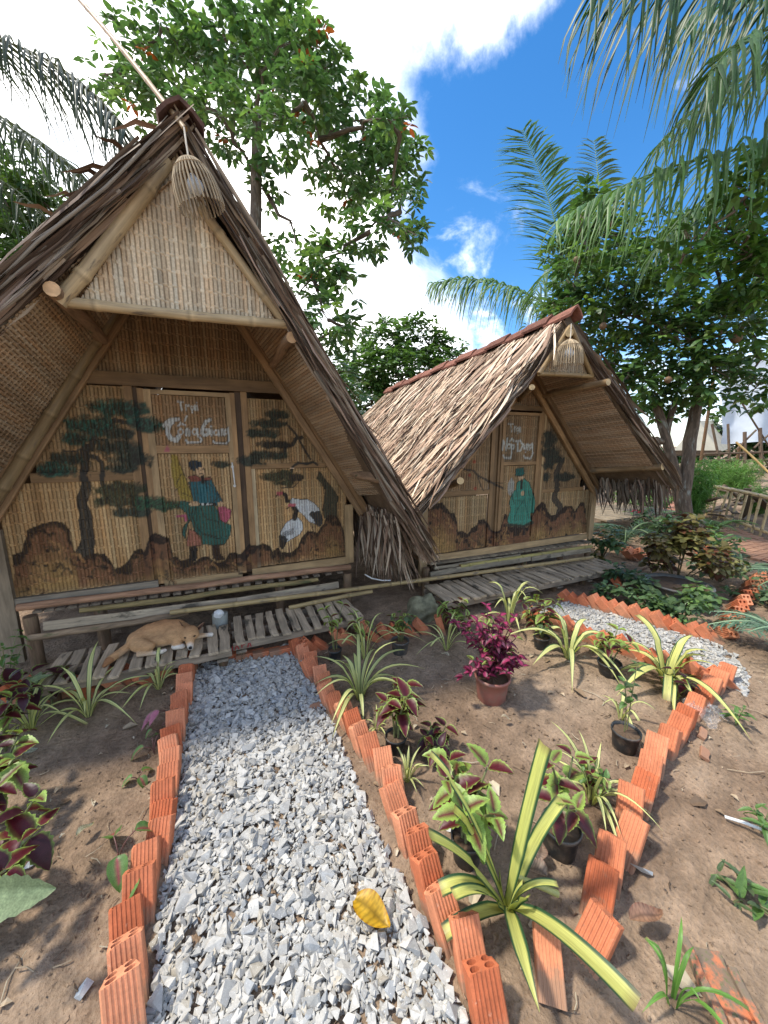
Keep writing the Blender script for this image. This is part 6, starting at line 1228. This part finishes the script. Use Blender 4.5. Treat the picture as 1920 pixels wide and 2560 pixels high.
palm('young coconut palm standing behind the far hut', [at(1420, 1250, d9), at(1430, 1000, d9), at(1415, 780, d9)], [
    ([(1415, 790, 0), (1405, 640, 0), (1385, 540, 0), (1350, 430, 0), (1305, 325, 0)], 1.5, 95, .25, pg, .07, dict(spread=1.0, up=tuple(-_F))),
    ([(1415, 790, 0), (1340, 745, .2), (1250, 705, .2), (1160, 695, .2), (1080, 708, .2)], 1.35, 70, 1.0, pg2, .06, dict(spread=.8)),
    ([(1415, 790, 0), (1470, 600, .5), (1500, 480, .5), (1485, 350, .5)], 1.2, 64, .3, (.10, .16, .08), .06, dict(spread=1.0, up=tuple(-_F))),
    ([(1415, 790, 0), (1440, 700, -.4), (1430, 640, -.6), (1350, 690, -.8), (1330, 760, -.9)], 1.1, 34, .9, pg, .05, dict(spread=.8)),
    ([(1415, 790, 0), (1450, 690, .3), (1560, 640, .3), (1650, 690, .3)], 1.3, 36, .8, pg, .05, dict(spread=.8))], d9)
palm('coconut palm with grey drooping fronds at the upper left', [at(-420, 1500, 5.2), at(-400, 900, 5.0), at(-300, 120, 4.6)], [
    ([(-300, 120, 0), (-150, 60, -.2), (0, 95, -.3), (130, 150, -.3), (250, 240, -.3), (350, 365, -.3)], 1.0, 84, 1.0, (.05, .065, .04), .042, dict(spread=.6)),
    ([(-300, 120, 0), (-160, 200, .2), (0, 290, .2), (100, 350, .2), (200, 430, .2), (250, 510, .2)], .9, 70, 1.0, (.07, .10, .05), .04, dict(spread=.7)),
    ([(-300, 120, 0), (-200, 330, .4), (-60, 420, .4), (40, 470, .4), (110, 540, .4)], .8, 34, 1.0, (.06, .09, .04), .04, dict(spread=.7))], 4.6)
# ================================================================== right-hand background
# ---- brick paved path
def paved():
    P = [on_z(*q)[:2] for q in ((1775, 1325), (1830, 1320), (1935, 1360), (2100, 1420), (2100, 1520), (1925, 1410), (1840, 1385), (1780, 1355))]
    me = bpy.data.meshes.new('brick_path'); V = [(x, y, .016) for x, y in P]; o = link('brick_path', mesh_from(V, [tuple(range(len(V)))], M['paver'])); o['kind'] = 'structure'
    lo = np.array(P).min(0); hi = np.array(P).max(0); b = BRICKP; k = 0; q = 0
    for i, x in enumerate(np.arange(lo[0], hi[0], .205)):
        for j, y in enumerate(np.arange(lo[1], hi[1], .105)):
            xx = x+(.1 if j % 2 else 0)
            if in_poly(np.array([xx]), np.array([y]), P)[0] and k < 290: ob = link('brick', b, o); ob.location = (xx, y, .018+random.gauss(0, .003)); ob.rotation_euler = (0, 0, random.gauss(0, .03)); k += 1
def paver_mat():
    m, t, p, _ = mat_new('paver'); v = N(t, 'ShaderNodeTexCoord').outputs['Object']; f = noise(t, v, 6, 5); c = mixc(t, maprange(t, f, .4, .65), (.36, .135, .085), (.27, .17, .12)); t.links.new(c, p.inputs['Base Color']); p.inputs['Roughness'].default_value = .9; return m
M['paver'] = paver_mat()
bb = B(); bb.plank((-.095, 0, 0), (.095, 0, 0), .095, .03, (0, 0, 1), (1, 1, 1), 1); BRICKP = bb.mesh(M['brick']); paved()
P = [on_z(*q)[:2] for q in ((1600, 1200), (1660, 1195), (1740, 1330), (1690, 1330))]; o = link('brick_path', mesh_from([(x, y, .012) for x, y in P], [(0, 1, 2, 3)], M['paver'])); o['kind'] = 'structure'
# ---- bamboo rail fence
def fence():
    a = on_z(1740, 1278); c = on_z(1990, 1372); t = thing('bamboo_fence', (a[0], a[1], 0), 'pale bamboo rail fence with slanting stakes along the brick path', 'fence'); H = .62; col = (1.35, 1.3, 1.15)
    for z, r in ((.07, .03), (H, .036)): b = B(); b.bamboo(a+[0, 0, z], c+[0, 0, z], r, col, .4, 9, .02); b.build('rail', M['bamboo'], t, True)
    n = 14
    for k in range(n): p = a+(c-a)*(k+.3)/n; b = B(); b.bamboo(p+[random.gauss(0, .03), 0, -.05], p+[random.gauss(0, .05)+.05, -.03, H+.02], .02, col, .3, 7, .005); b.build('stake', M['bamboo'], t, True)
fence()
def woodpile():
    c = on_z(1870, 1300); t = thing('wood_pile', (c[0]+.5, c[1]+.3, 0), 'heap of old boards and sticks behind the bamboo fence', 'wood pile'); q = world_loc(t)
    for k in range(26): b = B(); p = q+[random.gauss(0, .9), random.gauss(0, .35), random.uniform(.05, .5)]; d = np.array([random.gauss(0, 1), random.gauss(0, .5), random.gauss(0, .35)]); d = norm(d)*random.uniform(.3, .7); b.plank(p-d, p+d, random.uniform(.06, .14), .03, uz, np.array([.8, .7, .6])*random.uniform(.4, .9)); b.build('plank', M['grey_wood'], t)
woodpile()
# ---- feathery and leafy shrubs
def feathery(px, py, r, h, n, lab, col, depth=None):
    p = on_z(px, py); t = thing('feathery_plant', p, lab, 'plant', 'feathery plants by the fence'); b = B(); rr = np.random.default_rng(int(px))
    for k in range(n):
        a = rr.uniform(0, 6.3); q = math.sqrt(rr.random())*r; hh = h*rr.uniform(.35, 1.0); o = p+[math.cos(a)*q*.3, math.sin(a)*q*.3, 0]; tip = p+[math.cos(a)*q, math.sin(a)*q, hh]; P_ = bez(o, (o+tip)/2+[0, 0, h*.25], tip+[0, 0, -.06*h], 6)
        for i in range(1, 6):
            for s_ in range(5): d = norm(rr.normal(size=3)+[0, 0, -.2]); b.strip([P_[i], P_[i]+d*h*.07, P_[i]+d*h*.13+[0, 0, -.02*h]], [.006, .008, .001], norm(np.cross(d, rr.normal(size=3))), np.array(col)*rr.uniform(.6, 1.3), .1)
    b.build('foliage', M['leaf'], t); sb = B()
    for k in range(6): a = k; sb.tube([p, p+[math.cos(a)*r*.3, math.sin(a)*r*.3, h*.6]], .006, 5, (.1, .15, .05))
    sb.build('stem', M['leaf_thick'], t)
feathery(1822, 1245, .62, 1.15, 330, 'soft feathery bright green bush behind the fence', (.13, .27, .05)); feathery(1725, 1300, .35, 1.25, 240, 'tall feathery bright green plant beside the fruit tree trunk', (.12, .26, .05)); feathery(1640, 1250, .4, 1.0, 150, 'feathery green bush between trunk and hut eave', (.13, .25, .06)); feathery(1890, 1290, .3, .7, 120, 'small feathery plant drooping over the fence', (.11, .22, .05))
def shrub(px, py, r, h, n, size, kinds, lab, name='shrub', group='shrubs in the shade', aspect=.5, cat='shrub'):
    p = on_z(px, py); t = thing(name, p, lab, cat, group); blobs = [(p+[random.gauss(0, r*.5), random.gauss(0, r*.5), h*random.uniform(.25, .8)], r*random.uniform(.3, .55)) for k in range(8)]; V, F, col = leaf_cloud(blobs, n, size, kinds, aspect, int(px), cluster=4); link('foliage', mesh_from(V-np.array(p), F, M['leaf'], col, V), t); sb = B()
    for c, q in blobs: sb.tube(bez(p, (p+c)/2+[0, 0, .05], c, 5), .006, 5, (.12, .1, .05))
    sb.build('stem', M['leaf_thick'], t)
DG = [(.07, .12, .045), (.09, .15, .06), (.055, .10, .04)]; BG_ = [(.12, .21, .06), (.15, .25, .08)]; RU = [(.16, .13, .04), (.20, .19, .06), (.10, .075, .03), (.13, .05, .025)]
shrub(1690, 1465, .36, .85, 1400, .08, RU, 'large straggly brown-green coleus bush in a tub near the fruit tree', name='coleus_bush', aspect=.6)
def tub():
    p = on_z(1690, 1495); t = thing('tub', p, 'low grey tub under the straggly coleus bush', 'pot'); pot(t, p, .26, .16, (.10, .105, .10))
tub()
for k in range(9):
    c = on_z(1690, 1465)+[random.gauss(0, .22), -.15+random.gauss(0, .1), random.uniform(.15, .8)]
shrub(1505, 1400, .27, .42, 300, .09, DG+RU[:1], 'dark leafy shrub at the right end of the far deck'); shrub(1560, 1480, .2, .26, 200, .08, DG, 'low dark green shrub below the far deck corner'); shrub(1515, 1500, .14, .2, 140, .075, DG, 'small dark shrub behind the sawtooth bricks, left'); shrub(1625, 1530, .15, .2, 150, .075, DG, 'small green shrub behind the sawtooth bricks, middle'); shrub(1700, 1552, .17, .25, 190, .08, BG_+DG, 'pale green leafy shrub behind the sawtooth bricks, right'); shrub(1752, 1525, .16, .26, 190, .08, BG_+DG, 'leafy green shrub beside the bricks with round holes'); shrub(1800, 1455, .24, .32, 240, .09, DG, 'dark green shrub behind the row of holed bricks'); shrub(1640, 1350, .4, .55, 420, .1, DG, 'dark shrub left of the fruit tree trunk'); shrub(1775, 1385, .26, .4, 260, .09, DG+BG_, 'leafy shrub right of the fruit tree trunk'); shrub(1590, 1290, .5, .8, 420, .12, BG_, 'sunlit shrub seen under the far eave'); shrub(1925, 1525, .16, .2, 120, .08, DG, 'low plants at the right edge by the holed bricks')
def palmlet(px, py, n, L, lab, col, az=None, spread=6.3):
    p = on_z(px, py); t = thing('small_palm', p, lab, 'plant', 'small feather palms')
    for k in range(n):
        a = (random.uniform(0, 6.3) if az is None else az+random.uniform(-.5, .5)*spread); d = np.array([math.cos(a), math.sin(a), 0]); l = L*random.uniform(.75, 1.1); P_ = bez(p, p+d*l*.3+[0, 0, l*.65], p+d*l*.95+[0, 0, l*random.uniform(.2, .55)], 7); frond(t, P_, l*.34, 26, .3, np.array(col)*random.uniform(.8, 1.2), .012, spread=.8)
palmlet(1985, 1640, 7, .5, 'blue-green feather palm leaning in at the right edge', (.10, .17, .11), 2.9, 2.2); palmlet(2010, 1500, 7, .6, 'feather palm at the right edge above the holed bricks', (.09, .15, .09), 2.9, 2.2); palmlet(1780, 1335, 7, .55, 'small feather palm between the trunk and the brick path', (.10, .19, .05)); palmlet(1560, 1360, 7, .7, 'dark feather palm at the end of the far deck', (.05, .09, .05)); palmlet(1660, 1270, 6, .9, 'sunlit feather palm behind the fruit tree', (.12, .22, .06)); palmlet(1850, 1440, 5, .45, 'dark feather palm spreading over the brick path edge', (.06, .11, .06))
# a few tilted bricks around the shaded beds
for k, (x, y, lab) in enumerate(((1765, 1392, 'tilted brick left of the paved path'), (1790, 1398, 'tilted brick at the corner of the paved path'), (1595, 1400, 'brick lying in the shade beyond the far deck'), (1615, 1402, 'second brick lying in the shade beyond the far deck'))): loose(x, y, -40, 10*k, 30+25*k, lab, 1.3, -.02, BRICK_W)
# ---- the next hut's deck seen under the eave, with a red cloth
def far_deck():
    a = on_z(1540, 1310, .2); t = thing('far_deck', (a[0]+.6, a[1]+.4, 0), 'distant wooden deck seen under the far eave', 'deck'); o = world_loc(t)
    for k in range(10): b = B(); b.plank(o+[-.9+k*.2, -.5, .3], o+[-.9+k*.2, .5, .3], .17, .03, uz, (.9, .85, .75)); b.build('slat', M['grey_wood'], t)
    for sx in (-.9, .85): b = B(); b.tube([o+[sx, -.4, -.1], o+[sx, -.4, .3]], .05, 7, (.6, .5, .4)); b.build('leg', M['log'], t)
    n = 10; V = [o+[.1+.25*i/9+random.gauss(0, .015), -.35+.2*j/9, .32+.03*random.random()] for i in range(n) for j in range(n)]; b = B(); b.add(V, [tuple(f) for f in grid_faces(n, n)], (.5, .03, .04)); tag(b.build('cloth', M['plain'], None, True), 'red cloth lying on the distant deck', 'cloth')
    w = thing('far_hut', (o[0]-.2, o[1]+1.6, 0), 'distant dark wooden hut wall seen below the far eave', 'hut'); q = world_loc(w)
    for k in range(9): b = B(); b.plank(q+[-1.3, 0, .45+k*.12], q+[1.1, 0, .45+k*.12], .11, .03, (0, -1, 0), np.array([.8, .65, .5])*random.uniform(.5, .9)); b.build('plank', M['brown_wood'], w)
    for sx in (-1.3, 1.1): b = B(); b.tube([q+[sx, -.03, -.1], q+[sx, -.03, 1.6]], .06, 8, (.6, .5, .4)); b.build('post', M['log'], w)
far_deck()
# ---- tent, tarpaulin, scaffold
M['canvas'] = col_mat('canvas', .9, 3, .9, 1.08, .2)
def tent():
    D = 17.0; a = at(1680, 1130, D); c = at(1800, 1130, D); ap = at(1748, 1052, D+1); bk = at(1790, 1050, D+4); z = a[2]; t = thing('tent', ((a[0]+c[0])/2, (a[1]+c[1])/2, z-.6), 'beige canvas tent on a raised platform in the distance', 'tent')
    b = B(); a2 = a+(bk-ap); c2 = c+(bk-ap); b.add([a, c, ap, a2, c2, bk], [(0, 2, 5, 3), (1, 4, 5, 2), (0, 1, 2)], (.42, .39, .31)); b.build('canvas', M['canvas'], t)
    for p in (a, c, (a+c)/2): b = B(); b.tube([p+[0, 0, -1.6], p+[0, 0, .05]], .06, 6, (.4, .3, .2)); b.build('stilt', M['log'], t)
    b = B(); b.plank(a+[0, 0, -.05], c+[0, 0, -.05], .25, .12, (0, -1, 0), (.5, .42, .35)); b.build('platform_beam', M['grey_wood'], t)
tent()
def tarp():
    D = 15.0; n = 26; m = 22; V = []
    p00 = at(1790, 905, D); p10 = at(2080, 880, D-1); p01 = at(1800, 1110, D); p11 = at(2080, 1100, D-1)
    for i in range(n):
        for j in range(m): u = i/(n-1); v = j/(m-1); V.append((p00*(1-u)+p10*u)*(1-v)+(p01*(1-u)+p11*u)*v-_F*(.18*math.sin(u*17+v*3)*v+.12*vnoise(u*9, v*7, 2)))
    t = thing('tarpaulin', (*((p01+p11)/2)[:2], 0), 'large pale grey tarpaulin hung on poles at the right edge', 'tarpaulin'); b = B(); b.add(V, [tuple(f) for f in grid_faces(n, m)], (.52, .56, .60)); b.build('sheet', M['canvas'], t, True)
    for u in (.0, .35, .7): p = p00*(1-u)+p10*u; b = B(); b.tube([[p[0], p[1], -.1], p+[0, 0, .3]], .06, 7, (.5, .4, .3)); b.build('pole', M['log'], t)
tarp()
def scaffold():
    D = 13.0; t = thing('pole_frame', (*at(1850, 1150, D)[:2], 0), 'frame of dark wooden poles in front of the tarpaulin', 'frame')
    for p0, p1, r in (((1862, 1080), (1862, 1190), .07), ((1820, 1060), (1825, 1180), .05), ((1780, 1060), (1800, 1160), .05), ((1900, 1070), (1905, 1190), .07), ((1760, 1135), (1935, 1130), .05), ((1770, 1152), (1935, 1150), .05), ((1850, 1000), (1925, 1120), .035), ((1840, 1125), (1890, 1075), .04), ((1885, 1120), (1930, 1080), .04), ((1905, 1140), (1935, 1185), .04)):
        b = B(); b.tube([at(*p0, D), at(*p1, D)], r*.8, 7, (.42, .40, .40)); b.build('pole', M['log'], t)
    b = B(); b.bamboo(at(1840, 1105, 10), at(1940, 1200, 9.5), .026, (1.1, .95, .62), .4, 8); tag(b.build('bamboo_pole', M['bamboo'], None, True), 'pale bamboo prop slanting down before the pole frame', 'pole')
scaffold()
# far greenery that closes the horizon
def far_trees():
    k = 0
    for (x0, D, h, lab) in ((-700, 22, 3.2, 'far dark tree line left of the huts'), (300, 24, 3.0, 'far tree behind the near hut'), (820, 20, 3.0, 'far tree between the two huts'), (1180, 26, 2.6, 'far tree behind the far roof'), (1960, 20, 3.2, 'far trees beyond the tarpaulin'), (1600, 30, 1.5, 'low far greenery left of the tent')):
        c = at(x0, 1110, D); w = .22*D; t = thing('far_tree', (c[0], c[1], 0), lab, 'tree', 'far trees'); blobs = [(np.array([c[0], c[1], 0])+_R*random.uniform(-w, w)+[0, 0, random.uniform(.15, .85)*h], random.uniform(.5, .9)*h*.35) for q in range(22)]; V, F, col = leaf_cloud(blobs, 2600, .42, GR, .5, k+50, cluster=5); link('crown', mesh_from(V-world_loc(t), F, M['tree_leaf'], col, V*.1), t); b = B(); b.tube([[c[0], c[1], -.2], [c[0], c[1], h*.6]], .15, 8, (1, 1, 1)); b.build('trunk', M['bark'], t); k += 1
far_trees()
